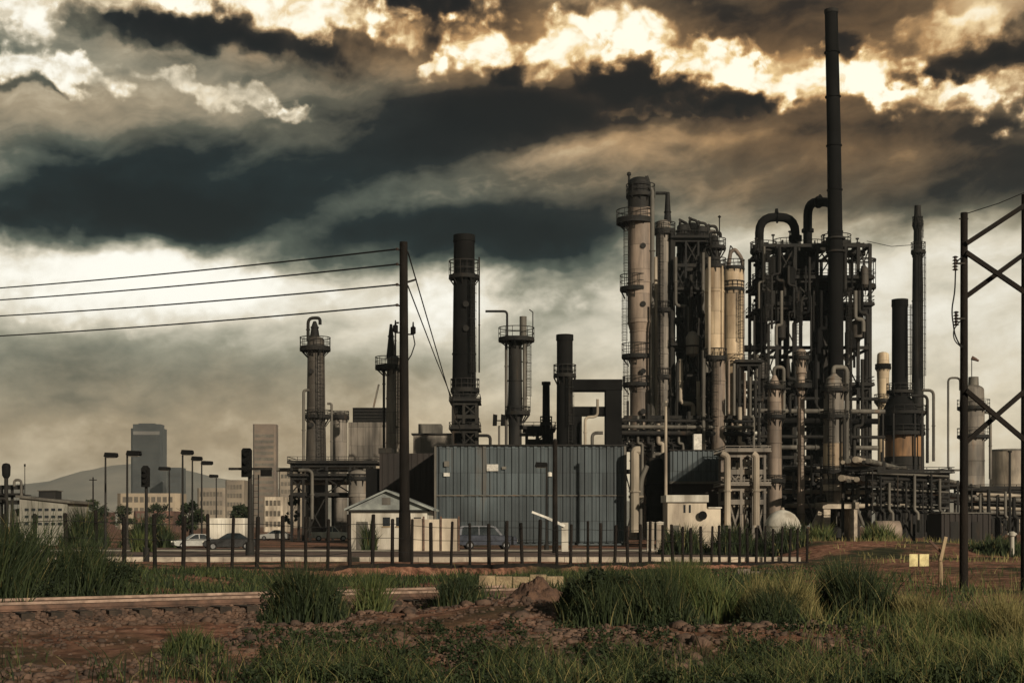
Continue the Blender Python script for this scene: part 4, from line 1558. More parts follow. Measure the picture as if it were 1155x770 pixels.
d = 190
root = thing('process_column', base_of(582, d), 'narrow column with a square railed platform and an inverted L vent pipe behind the warehouse', 'column', 'process columns')
shell(581, d, [(384, 15), (430, 15.5), (470, 17), (480, 15), (606, 15)], 'dark_steel', root)
shell(590, d, [(357, 8), (384, 8)], 'grey_steel', root, 'top_drum', dome=False)
platform(562, 603, 383, d, root, 1.0, rail=13, deck=5)
platform(570, 598, 466, d, root, 1.0, rail=7, deck=4)
pipe(pp([(547.5, 351), (572, 351), (572, 384)], d, d), .16, root, bend=.5, flanges=False)
pipe(pp([(571, 386), (571, 440), (571, 503)], d), .2, root, 'grey_steel')
pipe(pp([(592, 386, d - .6), (592, 430, d - .6), (592, 468, d - .6)], d), .3, root, 'grey_steel')
ladder(596, 465, 384, d, root, d - .4)
m = MB(); a = P(601, 383, d); m.bar(a, P(601, 352, d), .14); m.bar(P(601, 352, d), P(597, 349, d), .12); m.build('davit', 'dark_steel', root)
root = thing('flood_lamps', base_of(563, 175), 'pair of dark lamp boxes on a thin stand above the warehouse roof', 'lamp')
m = MB(); m.cyl((WX(563, 175), 175, 0), (WX(563, 175), 175, WZ(480, 175)), .13, n=8); m.build('stand', 'grey_steel', root)
for px in (558, 567):
    m = MB(); m.prism([(WX(px - 2.4, 175), WZ(480, 175)), (WX(px + 2.4, 175), WZ(480, 175)), (WX(px + 3, 175), WZ(468, 175)), (WX(px - 1.8, 175), WZ(467, 175))], 174.6, 175.2); m.build('lamp_box', 'black_steel', root)
m = MB(); m.bar((WX(556, 175), 175.3, WZ(474, 175)), (WX(569, 175), 175.3, WZ(474, 175)), .14); m.build('cross_arm', 'dark_steel', root)

d = 168
root = thing('black_stack', base_of(637, d), 'plain black stack with a flue duct leading off to its right', 'stack')
shell(637, d, [(378, 18.5), (384, 18), (420, 18), (606, 20)], 'black_steel', root, dome=False)
platform(624, 650, 424, d, root, 1.0, rail=12, deck=3)
ladder(643, 500, 425, d, root, d - 1.1)
m = MB(); m.ring(WX(637, d), d, WZ(384, d), WZ(377.6, d), WS(8.4, d), WS(9.8, d), 24); m.build('rim', 'black_steel', root)
m = MB()
m.box(WX(645, d), WX(701, d), d - 1.4, d + 1.4, WZ(441, d), WZ(429, d))
m.build('flue_duct', 'black_steel', root)
m = MB(); m.box(WX(682.5, d), WX(700.5, d), d - 1.3, d + 1.3, 0, WZ(441.02, d)); m.build('duct_leg', 'black_steel', root)
m = MB(); m.box(WX(646, d), WX(682, d), d - .9, d + .9, WZ(469, d), WZ(459, d)); m.build('cross_duct', 'black_steel', root)
m = MB(); m.box(WX(646, d), WX(656, d), d - .8, d + .8, 0, WZ(469.05, d)); m.build('duct_leg', 'black_steel', root)
pipe(pp([(660, 505, d - 2), (660, 470, d - 2), (674, 470, d - 2), (674, 450, d - 2)], d), .16, root, 'pale_steel', bend=.6)
pipe(pp([(668, 506, d - 1.6), (668, 488, d - 1.6), (680, 488, d - 1.6)], d), .2, root, 'grey_steel', bend=.6)
root = thing('black_stack', base_of(616, 172), 'short thin black stack just left of the plain black stack', 'stack')
shell(616, 172, [(431, 8), (500, 9), (606, 10)], 'black_steel', root, dome=False)
platform(609, 623, 478, 172, root, .5, rail=8, deck=3)
m = MB(); m.ring(WX(616, 172), 172, WZ(434, 172), WZ(430.5, 172), .3, .55, 20); m.build('rim', 'black_steel', root)
root = steel_frame('pipe_support', 'low dark steel frame with small pipes behind the warehouse between column and stacks', [594, 606, 622], [486, 497, 520], 174, 180, extra_decks=(0,), rail=6)
pipe(pp([(540, 491, 176), (553, 491, 176), (553, 510, 176)], 176), .2, root, bend=.5)
pipe(pp([(586, 482, 175), (615, 482, 175)], 175), .25, root, 'dark_steel')
pipe(pp([(586, 490, 175), (618, 490, 175)], 175), .22, root, 'grey_steel')

# ================================================================== the big columns
d = 196
root = thing('process_column', base_of(722, d), 'tall weathered pinkish column with four ring platforms, the leftmost of the big cluster', 'column', 'process columns')
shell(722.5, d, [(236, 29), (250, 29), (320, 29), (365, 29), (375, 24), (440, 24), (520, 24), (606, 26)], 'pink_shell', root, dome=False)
shell(721, d, [(206, 25), (214, 26), (236, 26)], 'dark_steel', root, 'top_head')
platform(695, 737, 249, d, root, 1.8, rail=11, deck=8)
platform(706, 739, 221, d, root, 1.5, rail=12, deck=4)
platform(699, 733, 326, d, root, 1.8, rail=15, deck=5)
platform(701, 735, 402, d, root, 1.5, rail=14, deck=5)
platform(702, 735, 434, d, root, 1.5, rail=9, deck=4)
platform(703, 736, 492, d, root, 1.5, rail=8, deck=4)
ladder(704.5, 402, 327, d, root, d)
ladder(706, 500, 403, d, root, d)
ladder(706, 325, 250, d, root, d - .6)
pipe(pp([(709.5, 214), (709.5, 195)], d), .16, root, flanges=False)
m = MB(); m.lathe(WX(709.5, d), d, [(.1, WZ(199, d)), (.3, WZ(197.5, d)), (.3, WZ(195, d)), (.1, WZ(194, d))], 10); m.build('vent_head', 'dark_steel', root)
m = MB(); m.bar(P(725, 208, d), P(729, 199, d), .3); m.bar(P(729, 199, d), P(731, 204, d), .45); m.build('davit', 'dark_steel', root)
pipe(pp([(733.5, 212, d - 1.2), (735.5, 216, d - 1.2), (735.5, 350, d - 1.2), (735.5, 500, d - 1.2)], d), .34, root, 'grey_steel')
pipe(pp([(739.5, 290, d - .4), (739.5, 500, d - .4)], d), .26, root, 'pale_steel')
for py in (280, 345, 420, 465): nozzle(724, py, d, d - 1.6, root, .3)

d = 199
root = thing('process_column', base_of(748, d), 'dark column with an inverted L vent pipe, second of the big cluster', 'column', 'process columns')
shell(748, d, [(252, 16), (262, 17), (400, 17), (606, 18)], 'grey_shell', root)
shell(753, d, [(217, 4.6), (240, 7), (252, 9)], 'dark_steel', root, 'top_vessel', dome=False)
pipe(pp([(739.5, 218), (753, 218), (753, 232)], d), .22, root, bend=.4, flanges=False)
platform(738, 762, 261, d, root, 1.1, rail=9, deck=8)
platform(737, 761, 350, d, root, 1.1, rail=9, deck=5)
platform(737, 761, 425, d, root, 1.1, rail=9, deck=5)
ladder(744, 500, 262, d, root, d - 1.4)
pipe(pp([(757.5, 260, d - 1), (757.5, 380, d - 1), (757.5, 500, d - 1)], d), .3, root)

# dense dark bundle of thin columns
bund = [(770, 256, 13, 203, 'dark_steel', 'leftmost dark column of the tight dark bundle beside the second column'), (781, 254, 12, 207, 'black_steel', 'second column in the tight dark bundle'),
        (791, 258, 13, 203, 'dark_steel', 'third column in the tight dark bundle'), (802.5, 262, 11, 208, 'grey_shell', 'rearmost column at the right of the tight dark bundle, behind the tan column')]
for k, (px, py, w, d, mt, lab) in enumerate(bund):
    root = thing('process_column', base_of(px, d), lab, 'column', 'process columns')
    shell(px, d, [(py, w), (py + 60, w), (606, w + 1)], mt, root)
    platform(px - w * .62, px + w * .62, py + 14, d, root, .7, rail=9, deck=9, material='black_steel')
    for q, yy in enumerate((318, 352, 398, 436, 470)):
        platform(px - w * .62, px + w * .62, yy + k * 3, d, root, .7, rail=8, deck=5, material='black_steel')
    pts = pp([(px - 3, py + 4), (px - 3, py - 7), (px + 5, py - 4 - k), (px + 8, py + 4)], d)
    pipe(pts, .2, root, bend=.4, flanges=False)
    m = MB(); m.bar(P(px - 1, py, d - .5), P(px - 4, py - 9, d - .5), .2); m.bar(P(px - 4, py - 9, d - .5), P(px + 4, py - 5, d - .5), .18); m.build('davit', 'dark_steel', root)
    ladder(px + 2, 500, py + 14, d, root, d - WS(w / 2, d) - .2)
    pipe(pp([(px - w * .4, py + 30, d - .9), (px - w * .4, 420, d - .9), (px - w * .4, 500, d - .9)], d), .24, root, 'grey_steel' if k % 2 else 'dark_steel')
    for yy in (300, 338, 385, 455): nozzle(px + 1, yy + 4 * k, d, d - WS(w / 2, d) + .1, root, .26)
root = steel_frame('column_frame', 'dark braced steel frame with many decks wrapping the tight dark column bundle', [759, 772, 786, 800], [272, 300, 330, 360, 392, 420, 448, 476, 500], 198, 201.2, extra_decks=(0, 2, 4, 6), rail=7, beam=.28)
for k, (xa, ya, xb, yb) in enumerate(((762, 290, 776, 400), (779, 310, 790, 450), (768, 405, 782, 505), (793, 285, 797, 420), (774, 345, 764, 470), (788, 430, 796, 505))):
    pipe(pp([(xa, ya, 197), (xa, (ya + yb) / 2, 197), (xb, (ya + yb) / 2, 197), (xb, yb, 197)], 197), .24 + .04 * (k % 3), root, ('grey_steel', 'dark_steel', 'pale_steel')[k % 3], bend=.7)
root = thing('reflux_drum', (WX(780, 196), 196, WZ(392, 196)), 'grey drum lodged between the decks of the dark braced column frame', 'vessel')
m = MB(); m.lathe(WX(781, 196.4), 196.4, [(.3, WZ(402, 196)), (.9, WZ(399, 196)), (.95, WZ(380, 196)), (.5, WZ(374, 196)), (.1, WZ(373, 196))], 18); m.build('shell', 'grey_shell', root)
m = MB(); m.ring(WX(781, 196.4), 196.4, WZ(391, 196), WZ(389.5, 196), .8, 1.15, 18); m.build('saddle', 'dark_steel', root)

d = 185
root = thing('process_column', base_of(807, d), 'bright tan column on a narrower pinkish lower section', 'column', 'process columns')
shell(806, d, [(302, 21), (330, 21.5), (396, 21.5), (404, 17)], 'tan_shell', root, 'upper_shell')
shell(810.5, d, [(404.4, 15), (430, 15), (470, 15.5), (520, 16), (606, 17)], 'pink_shell', root, 'lower_shell', dome=False)
platform(795, 819, 301, d, root, 1.3, rail=9, deck=4)
platform(794, 820, 404, d, root, 1.1, rail=10, deck=5)
platform(796, 819, 280, d, root, .8, rail=10, deck=3)
shell(806, d, [(268, 9), (300, 14)], 'dark_steel', root, 'top_vessel')
pipe(pp([(800, 290, d - 1.5), (800, 400, d - 1.5)], d), .2, root, 'pale_steel')
pipe(pp([(814.5, 300, d - 1.1), (814.5, 402, d - 1.1)], d), .15, root, 'tan_shell')
pipe(pp([(793.5, 395, d - .6), (793.5, 500, d - .6)], d), .26, root, 'grey_steel')
pipe(pp([(801, 272), (801, 262), (813, 262), (813, 268)], d), .16, root, bend=.4, flanges=False)
m = MB(); m.cyl(P(811.5, 268, d), P(811.5, 244, d), .08, n=6); m.lathe(WX(811.5, d), d, [(.08, WZ(246, d)), (.24, WZ(244.5, d)), (.08, WZ(243, d))], 8); m.build('mast', 'dark_steel', root)
ladder(805, 500, 405, d, root, d - 1.2)

d = 189.3
root = thing('process_column', base_of(828, d), 'tan column with a looped overhead pipe down its right side', 'column', 'process columns')
shell(827, d, [(305, 22), (325, 22.5), (400, 22.5), (408, 18), (500, 16), (606, 17)], 'tan_shell', root)
platform(815, 840, 327, d, root, 1.3, rail=9, deck=3)
platform(816, 840, 303, d, root, 1.2, rail=9, deck=3)
pipe(pp([(822, 300), (824, 284), (829, 281), (837.5, 292), (837.5, 410), (837.5, 470)], d, d), .26, root, 'pink_shell', bend=2)
m = MB(); m.bar(P(819, 303, d), P(824, 277, d), .14); m.bar(P(824, 277, d), P(832, 288, d), .14); m.build('davit', 'dark_steel', root)
ladder(834, 402, 328, d, root, d - 1.5)

# ================================================================== the great frame with its stack
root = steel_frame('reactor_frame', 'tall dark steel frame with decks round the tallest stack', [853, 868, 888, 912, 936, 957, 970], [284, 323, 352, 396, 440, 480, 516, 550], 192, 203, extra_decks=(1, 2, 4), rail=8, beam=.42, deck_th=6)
for px0, py0, px1, py1 in ((886, 288, 917, 322), (888, 326, 914, 351)):
    m = MB(); m.box(WX(px0, 197), WX(px1, 197), 195, 200, WZ(py1, 197), WZ(py0, 197)); m.build('exchanger_box', 'black_steel', root)
platform(962, 988, 323, 197, root, 1.0, rail=28, deck=6)
for px0_, px1_, py_, dd in ((846, 876, 283, 194), (872, 903, 280, 198), (900, 931, 282, 195), (926, 960, 275, 196), (948, 976, 286, 199)):
    platform(px0_, px1_, py_, dd, root, 1.0, rail=9, deck=5)
m = MB(); m.ring(WX(975, 197), 197, WZ(294, 197), WZ(292.5, 197), WS(11.6, 197), WS(13, 197), 24); m.build('hoop', 'dark_steel', root)
for k, (px, py) in enumerate(((860, 318), (860, 352), (859, 283), (977, 352))):
    platform(px - 12, px + 6, py, 193, root, .6, rail=8, deck=6)
for k in range(7):
    px = 853 + k * 19
    m = MB(); m.cyl(P(px, 284, 194 + k), P(px, 270 - (k % 3) * 4, 194 + k), .1, n=6); m.cyl(P(px, 270 - (k % 3) * 4, 194 + k), P(px, 268.5 - (k % 3) * 4, 194 + k), .25, n=8); m.build('lamp_post', 'dark_steel', root)

d = 189.5
root = thing('tall_stack', base_of(942, d), 'tallest slim black stack rising through the tall steel frame', 'stack')
x = WX(941, d)
m = MB()
m.tube([(WX(943.5, d), d, 0), (WX(942.5, d), d, WZ(300, d)), (WX(940.5, d), d, WZ(150, d)), (WX(937.5, d), d, WZ(12, d))], [1.05, 1.0, .92, .86], 24)
m.build('shell', 'black_steel', root)
for py, px in ((60, 938.5), (110, 939.5), (165, 940.7), (215, 941.5), (262, 942)):
    m = MB(); m.ring(WX(px, d), d, WZ(py, d), WZ(py - 1.2, d), .8, 1.06, 24); m.build('flange', 'black_steel', root)
m = MB(); m.ring(WX(937.5, d), d, WZ(15, d), WZ(11.4, d), .74, .93, 24); m.build('rim', 'dark_steel', root)
for py in (270, 285):
    m = MB(); m.ring(WX(942.5, d), d, WZ(py, d), WZ(py - 2, d), .9, 1.3, 24); m.build('guide_ring', 'dark_steel', root)

root = thing('overhead_pipe', base_of(876, 196), 'broad black inverted U pipe at the left on top of the tall steel frame', 'pipe', 'inverted U pipes')
pipe(pp([(856.5, 395), (856.5, 245), (897, 245), (897, 290)], 196), WS(5, 196), root, 'black_steel', bend=2.2, n=16, name='bend')
for yy in (280, 300, 340): 
    m = MB(); m.ring(WX(856.5, 196), 196, WZ(yy, 196), WZ(yy - 2.4, 196), .5, .85, 18); m.build('flange', 'black_steel', root)
m = MB(); m.cyl(P(876, 241, 196), P(876, 235.5, 196), .3, .2, n=8); m.build('vent', 'black_steel', root)
m = MB(); m.ring(WX(897, 196), 196, WZ(272, 196), WZ(266, 196), .5, .92, 18); m.build('valve', 'black_steel', root)
root = thing('overhead_pipe', base_of(920, 198), 'black inverted U pipe joining the side of the tallest stack', 'pipe', 'inverted U pipes')
pipe(pp([(911, 290, 196), (911, 228, 196), (936, 228, 192), (941, 236, 190)], 198), WS(5, 198), root, 'black_steel', bend=2.0, n=16, name='bend')
m = MB(); m.cyl(P(925, 224, 194), P(925, 219.5, 194), .5, .12, n=8); m.build('vent', 'black_steel', root)
m = MB(); m.ring(WX(911, 196), 196, WZ(262, 196), WZ(259, 196), .5, .85, 18); m.build('flange', 'black_steel', root)
root = thing('transfer_pipe', base_of(850, 191), 'black elbow pipe crossing from the tan column to the tall steel frame', 'pipe')
pipe(pp([(838, 393), (862, 393), (862, 330)], 191), WS(3.8, 191), root, 'black_steel', bend=1.9, n=14, name='bend')
m = MB(); m.cyl(P(846, 393, 191), P(847.5, 393, 191), .7, n=14); m.build('flange', 'black_steel', root)

root = thing('process_column', base_of(925, 200), 'dark broad column hidden deep inside the tall steel frame', 'column', 'process columns')
shell(926, 199.5, [(330, 20), (360, 22), (440, 24), (606, 24)], 'dark_steel', root)
root = thing('heat_exchanger', base_of(884, 199), 'dark upright exchanger inside the left half of the tall steel frame', 'vessel')
shell(884, 199.5, [(410, 14), (440, 20), (520, 20), (606, 20)], 'black_steel', root)
platform(868, 900, 470, 199.5, root, 1.0, rail=7, deck=4)
root = thing('riser_bank', base_of(915, 201), 'bank of dark upright pipes filling the back of the tall steel frame', 'pipe')
for k in range(17):
    xa = 856 + k * 7.6 + (k * 5 % 4)
    ya = (445, 400, 462, 430, 360, 450)[k % 6]
    pipe(pp([(xa, ya, 201.5), (xa, 590, 201.5)], 201), .26 + .12 * (k % 3), root, ('dark_steel', 'grey_steel', 'black_steel', 'dark_steel')[k % 4], name='riser')
for k, yy in enumerate((449, 463, 474, 492, 504, 527)):
    pipe(pp([(850, yy, 191 - k % 2), (990 + 8 * (k % 2), yy + 1, 191 - k % 2)], 191), .24 + .08 * (k % 3), root, ('dark_steel', 'grey_steel', 'black_steel')[k % 3], name='header')

root = thing('pipe_cluster', base_of(915, 191), 'tangle of dark pipes and small vessels hung over the front of the tall steel frame', 'pipe')
rs_ = random.Random(11)
for k in range(34):
    xa = 851 + (k * 37 % 128) + rs_.uniform(-2, 2)
    ya = rs_.choice((278, 290, 300, 328, 356, 400, 405))
    yb = ya + rs_.uniform(35, 130)
    dx = rs_.choice((-9, -6, 6, 9))
    ym = ya + (yb - ya) * rs_.uniform(.3, .7)
    yy = 190.2 + rs_.uniform(-.5, .9)
    pipe(pp([(xa, ya, yy), (xa, ym, yy), (xa + dx, ym, yy), (xa + dx, yb, yy)], yy), rs_.uniform(.12, .32), root, rs_.choice(('dark_steel', 'black_steel', 'grey_steel', 'dark_steel')), bend=.6, flanges=False)
for k in range(16):
    xa, ya = 858 + k * 7.8, rs_.choice((300, 312, 338, 372, 384, 418, 428))
    m = MB(); w_ = rs_.uniform(.5, 1.1); yy = 191.2
    m.lathe(WX(xa, yy), yy, [(.1, WZ(ya, yy) - 1.5), (w_, WZ(ya, yy) - 1.1), (w_, WZ(ya, yy) + 1.1), (.1, WZ(ya, yy) + 1.5)], 14); m.build('drum', rs_.choice(('black_steel', 'dark_steel', 'dark_shell')), root)
for k in range(22):
    xa = 852 + k * 6.1
    hh = rs_.uniform(3, 13)
    m = MB(); yy = 192 + rs_.uniform(0, 8)
    m.cyl(P(xa, 283, yy), P(xa, 283 - hh, yy), rs_.uniform(.1, .35), n=8)
    if k % 3 == 0: m.cyl(P(xa - 2, 283 - hh * .7, yy), P(xa + 2, 283 - hh * .7, yy), .3, n=8)
    m.build('valve', 'dark_steel', root)
ladder(866, 440, 285, 189.6, root, 189.6)
ladder(957, 520, 325, 189.6, root, 189.6)
ladder(900, 395, 325, 189.6, root, 189.6)

# vessels standing in and before the frame
d = 173
root = thing('pressure_vessel', base_of(904, d), 'slim pinkish vessel standing in the middle of the tall steel frame', 'vessel', 'vessels of the tall frame')
shell(903.5, d, [(396, 11), (421, 11), (424, 8.5), (520, 8.5), (606, 9)], 'pink_shell', root)
platform(892, 916, 436, d, root, .5, rail=6, deck=4)
platform(895, 913, 404, d, root, .6, rail=6, deck=3)
d = 172
root = thing('pressure_vessel', base_of(874, d), 'pale vessel with a conical top at the left foot of the tall steel frame', 'vessel', 'vessels of the tall frame')
shell(873.5, d, [(424, 5), (437, 15), (470, 16), (500, 16), (540, 16), (606, 17)], 'pink_shell', root)
for yy in (437, 470, 542): platform(862, 886, yy, d, root, .9, rail=6, deck=4)
pipe(pp([(873, 423), (873, 414), (884, 414), (884, 470)], d), .22, root, 'grey_steel', bend=.5)
d = 170
root = thing('pressure_vessel', base_of(942, d), 'stout pale vessel with a domed top held on a pinkish concrete table', 'vessel', 'vessels of the tall frame')
shell(940.5, d, [(423, 8), (428, 16), (440, 22), (470, 23), (500, 23), (546, 24), (555, 20), (566, 14)], 'grey_shell', root)
shell(940.5, d, [(500, 23.6), (530, 23.6)], 'tan_shell', root, 'lagging', dome=False)
shell(940.5, d, [(534, 23.9), (553, 23.9)], 'pale_steel', root, 'lower_lagging', dome=False, flange=False)
for yy in (440, 470, 532): platform(925, 957, yy, d, root, 1.3, rail=6, deck=4)
pipe(pp([(940, 421), (940, 414), (955, 414), (955, 520)], d), .28, root, 'grey_steel', bend=.6)
pipe(pp([(952, 470, d - 1.6), (952, 560, d - 1.6)], d), .2, root, 'dark_steel')
ladder(934, 565, 441, d, root, d - 1.55)
root = thing('concrete_table', base_of(944, d), 'pinkish concrete table with an open middle under the stout pale vessel', 'support')
for a, b in ((925, 932.5), (955, 962.5)):
    m = MB(); m.box(WX(a, d), WX(b, d), d - 2, d + 2, 0, WZ(573.6, d)); m.build('leg', 'concrete', root)
m = MB(); m.box(WX(923.5, d), WX(964, d), d - 2.2, d + 2.2, WZ(573.5, d), WZ(566.5, d)); m.build('slab', 'concrete', root)
m = MB(); m.bar(P(925, 577, d - 2.3), P(916, 595, d - 2.3), .5); m.build('stay', 'concrete', root)
m = MB(); m.lathe(WX(944, d), d, [(.3, .4), (.9, .5), (.9, 1.6), (.3, 1.8)], 14); m.build('pump', 'dark_steel', root)

# clutter of pipework at the feet
root = steel_frame('pipe_rack', 'dark cluttered pipe rack across the feet of the big columns', [835, 853, 880, 912, 950, 985, 1010], [532, 545, 556, 572], 176, 180, extra_decks=(0,), rail=6, beam=.35)
for k in range(9):
    ya = 528 + k * 5.2
    pipe(pp([(818, ya, 175 + (k % 4)), (1022, ya + (k % 3) - 1, 175 + (k % 4))], 176), .16 + .07 * (k % 3), root, ('grey_steel', 'dark_steel', 'pale_steel')[k % 3])
for k in range(16):
    xa = 838 + k * 11 + random.uniform(-3, 3)
    ya = random.uniform(505, 540)
    pipe(pp([(xa, ya, 174), (xa, 560, 174), (xa + random.choice((-6, 6)), 560, 174), (xa + random.choice((-6, 6)), 592, 174)], 174), random.uniform(.11, .24), root, random.choice(('grey_steel', 'dark_steel', 'dark_steel', 'pale_steel')), bend=.5, flanges=False)

root = steel_frame('column_base_frame', 'dark steel frame and decks at the foot of the big column cluster above the blue annexe', [704, 722, 742, 765, 790, 818, 842], [470, 492, 505, 530], 186, 190, extra_decks=(1, 2), rail=7, beam=.35)
for k in range(12):
    xa = 708 + k * 11.5
    pipe(pp([(xa, 452 + (k * 17) % 30, 185), (xa, 500, 185), (xa + 5, 500, 185), (xa + 5, 545, 185)], 185), .13 + .05 * (k % 4), root, ('dark_steel', 'grey_steel', 'dark_steel', 'pale_steel')[k % 4], bend=.5, flanges=False)
for k, yy in enumerate((474, 481, 488)):
    pipe(pp([(700, yy, 184.5), (850, yy + 1, 184.5)], 184.5), .2 + .05 * k, root, ('dark_steel', 'grey_steel', 'dark_steel')[k])
root = steel_frame('side_frame', 'narrow dark frame with pipes between the tan columns and the tall frame', [828, 840, 852], [412, 432, 455, 478, 500, 522], 188, 194, extra_decks=(0, 2, 4), rail=7, beam=.3)
for k in range(6):
    xa = 822 + k * 6
    pipe(pp([(xa, 405 + k * 5, 187), (xa, 470, 187), (xa + 4, 470, 187), (xa + 4, 540, 187)], 187), .16 + .04 * (k % 3), root, ('pink_shell', 'grey_steel', 'dark_steel')[k % 3], bend=.5, flanges=False)

# ================================================================== blue annexe, cream hut, green frame
d = 136
root = thing('corrugated_annexe', base_of(786, d), 'smaller blue corrugated box on a dark base right of the warehouse', 'industrial building')
x0, x1 = WX(756, d), WX(812, d)
corrugated(x0, x1, d, WZ(544, d), WZ(508, d), WS(5.5, d), .1).build('cladding', 'blue_sheet', root)
m = MB(); m.box(x0 + .02, x1 - .02, d + .12, d + 8, WZ(545, d), WZ(508.6, d)); m.build('wall', 'blue_sheet', root)
m = MB(); m.box(x0 + .2, x1 + .6, d + .6, d + 7, 0, WZ(545.1, d)); m.build('base', 'brown_sheet', root)
m = MB(); m.box(x0 - .1, x1 + .1, d - .16, d + 8.1, WZ(508.2, d), WZ(507, d)); m.build('roof_edge', 'dark_steel', root)
m = MB(); m.box(x0 - .1, x1 + 1.8, d - .3, d + .5, WZ(545, d) - .02, WZ(542.6, d)); m.build('walkway', 'grey_steel', root)
m = MB(); m.box(WX(783, d), WX(792, d), d + .3, d + 1.2, WZ(507, d) + .01, WZ(489, d)); m.build('roof_box', 'white_plate', root)

d = 125
root = thing('cream_hut', base_of(780, d), 'cream hut with a stepped flat roof and a dark round vent behind the fence', 'hut')
x0, xm, x1 = WX(753, d), WX(797, d), WX(813, d)
m = MB(); m.box(x0, xm, d, d + 4, 0, WZ(566, d)); m.box(xm + .01, x1, d + .1, d + 3.5, 0, WZ(573, d)); m.build('wall', 'cream_wall', root)
m = MB(); m.box(x0 - .15, xm + .15, d - .25, d + 4.2, WZ(566, d) + .005, WZ(558, d)); m.build('roof', 'white_paint', root)
m = MB(); m.box(xm + .16, x1 + .1, d - .05, d + 3.6, WZ(573, d) + .005, WZ(571.5, d)); m.build('lower_roof', 'white_paint', root)
for xx in (771, 777):
    m = MB(); m.box(WX(xx, d), WX(xx + 2.2, d), d - .03, d + .02, WZ(578, d), WZ(569, d)); m.build('window', 'window_dark', root)
m = MB(); m.cyl((WX(792, d), d - .35, WZ(581, d)), (WX(792, d), d + .05, WZ(581, d)), WS(5, d), WS(4, d), 20); m.build('vent', 'black_steel', root)
m = MB(); m.box(WX(758, d), WX(766, d), d - .03, d + .02, .05, WZ(592, d)); m.build('door', 'grey_steel', root)

root = steel_frame('open_frame', 'grey green open frame with pale posts right of the blue annexe', [817, 830, 843, 856], [512, 531, 549, 564], 128, 134, extra_decks=(0, 2), rail=5, beam=.22, material='grey_shell')
for k, px in enumerate((820.5, 853)):
    pipe(pp([(px, 592, 127), (px, 514, 127), (px - 7 + k * 3, 511, 127)], 127), .3, root, 'pale_steel', bend=.6)
for k in range(7):
    xa = 822 + k * 5
    pipe(pp([(xa, 516 + (k * 13) % 20, 130), (xa, 550, 130), (xa + 4, 552, 130), (xa + 4, 595, 130)], 130), .1 + .04 * (k % 3), root, ('grey_shell', 'dark_steel', 'pale_steel')[k % 3], bend=.4, flanges=False)
root = thing('header_pipe', base_of(716, 138), 'cream upright pipes at the right end of the corrugated warehouse', 'pipe')
pipe(pp([(716, 600), (716, 508), (722, 508)], 138), .45, root, 'pale_steel', bend=.6, name='riser')
pipe(pp([(723, 600, 139), (723, 540, 139), (730, 525, 139)], 139), .25, root, 'grey_steel', bend=.8, name='riser')
pipe(pp([(709, 560, 138.6), (726, 560, 138.6)], 138), .14, root, 'pale_steel', name='header')
root = thing('thin_post', base_of(751, 128), 'thin pale post rising before the blue annexe', 'pole')
m = MB(); m.cyl(P(751, 615, 128), P(751, 452, 128), .16, .12, 10); m.build('post', 'pale_steel', root)
m = MB(); m.bar(P(747, 456, 128), P(753, 456, 127.9), .14, .3); m.build('bracket', 'grey_steel', root)
root = thing('scrubber', base_of(738, 142), 'dark squat scrubber vessel between the warehouse and the blue annexe', 'vessel')
shell(739, 142, [(520, 18), (545, 20), (570, 20), (606, 20)], 'dark_steel', root)
platform(727, 752, 552, 142, root, .9, rail=5, deck=4)
pipe(pp([(737, 518), (737, 512), (748, 512), (748, 560)], 142), .2, root, 'grey_steel', bend=.5)
root = thing('domed_tank', base_of(882, 118), 'small cream dome topped tank behind tall grass at the end of the fence', 'tank')
shell(882.5, 118, [(593, 40), (606, 40.5), (616, 40.5)], 'white_paint', root, dome=False, flange=False)
m = MB(); r0 = WS(20, 118); m.lathe(WX(882.5, 118), 118, [(r0 + .06, WZ(593.4, 118)), (r0 + .06, WZ(592.3, 118)), (r0 * .9, WZ(586, 118)), (r0 * .68, WZ(580, 118)), (r0 * .38, WZ(576.3, 118)), (.2, WZ(574.8, 118))], 28); dm = m.build('dome', 'white_paint', root)
m = MB(); m.cyl(P(882.5, 575.2, 118), P(882.5, 572, 118), .2, .14, 10); m.build('vent', 'pale_steel', dm)

# ================================================================== right hand side of the plant
d = 240
root = thing('process_column', base_of(996, d), 'small far tan tower with a black band right of the tall steel frame', 'column', 'process columns')
shell(996, d, [(400, 13), (411, 14), (418, 14), (450, 12), (520, 12), (602, 13)], 'tan_shell', root)
platform(987, 1005, 414, d, root, .8, rail=3, deck=5, material='black_steel')
platform(986, 1006, 452, d, root, .8, rail=7, deck=4)
d = 210
root = thing('heater_stack', base_of(1016, d), 'black stack flaring out over a rusty orange drum base', 'stack')
shell(1015, d, [(338.5, 17), (345, 17.4), (438, 18), (446, 22), (470, 44), (488, 46)], 'black_steel', root, dome=False)
shell(1019, d, [(488.3, 40), (515, 40)], 'orange_drum', root, 'drum', dome=False)
shell(1019, d, [(515.3, 42), (525, 42), (606, 42)], 'dark_steel', root, 'base', dome=False)
m = MB(); m.ring(WX(1015, d), d, WZ(346, d), WZ(337.8, d), WS(7.5, d), WS(9.2, d), 24); m.build('rim', 'black_steel', root)
platform(1000, 1030, 442, d, root, 1.2, rail=9, deck=3)
platform(992, 1043, 489, d, root, 2.6, rail=9, deck=4)
platform(994, 1044, 466, d, root, 2.6, rail=8, deck=3)
ladder(1023, 440, 345, d, root, d - 1.1)
for xx in (996, 1008, 1032, 1040):
    m = MB(); m.bar(P(xx, 592, d - 2.9), P(xx, 466, d - 2.9), .22); m.build('post', 'dark_steel', root)
pipe(pp([(1040, 440), (1053, 440), (1053, 520)], d), .22, root, 'grey_steel', bend=.8)
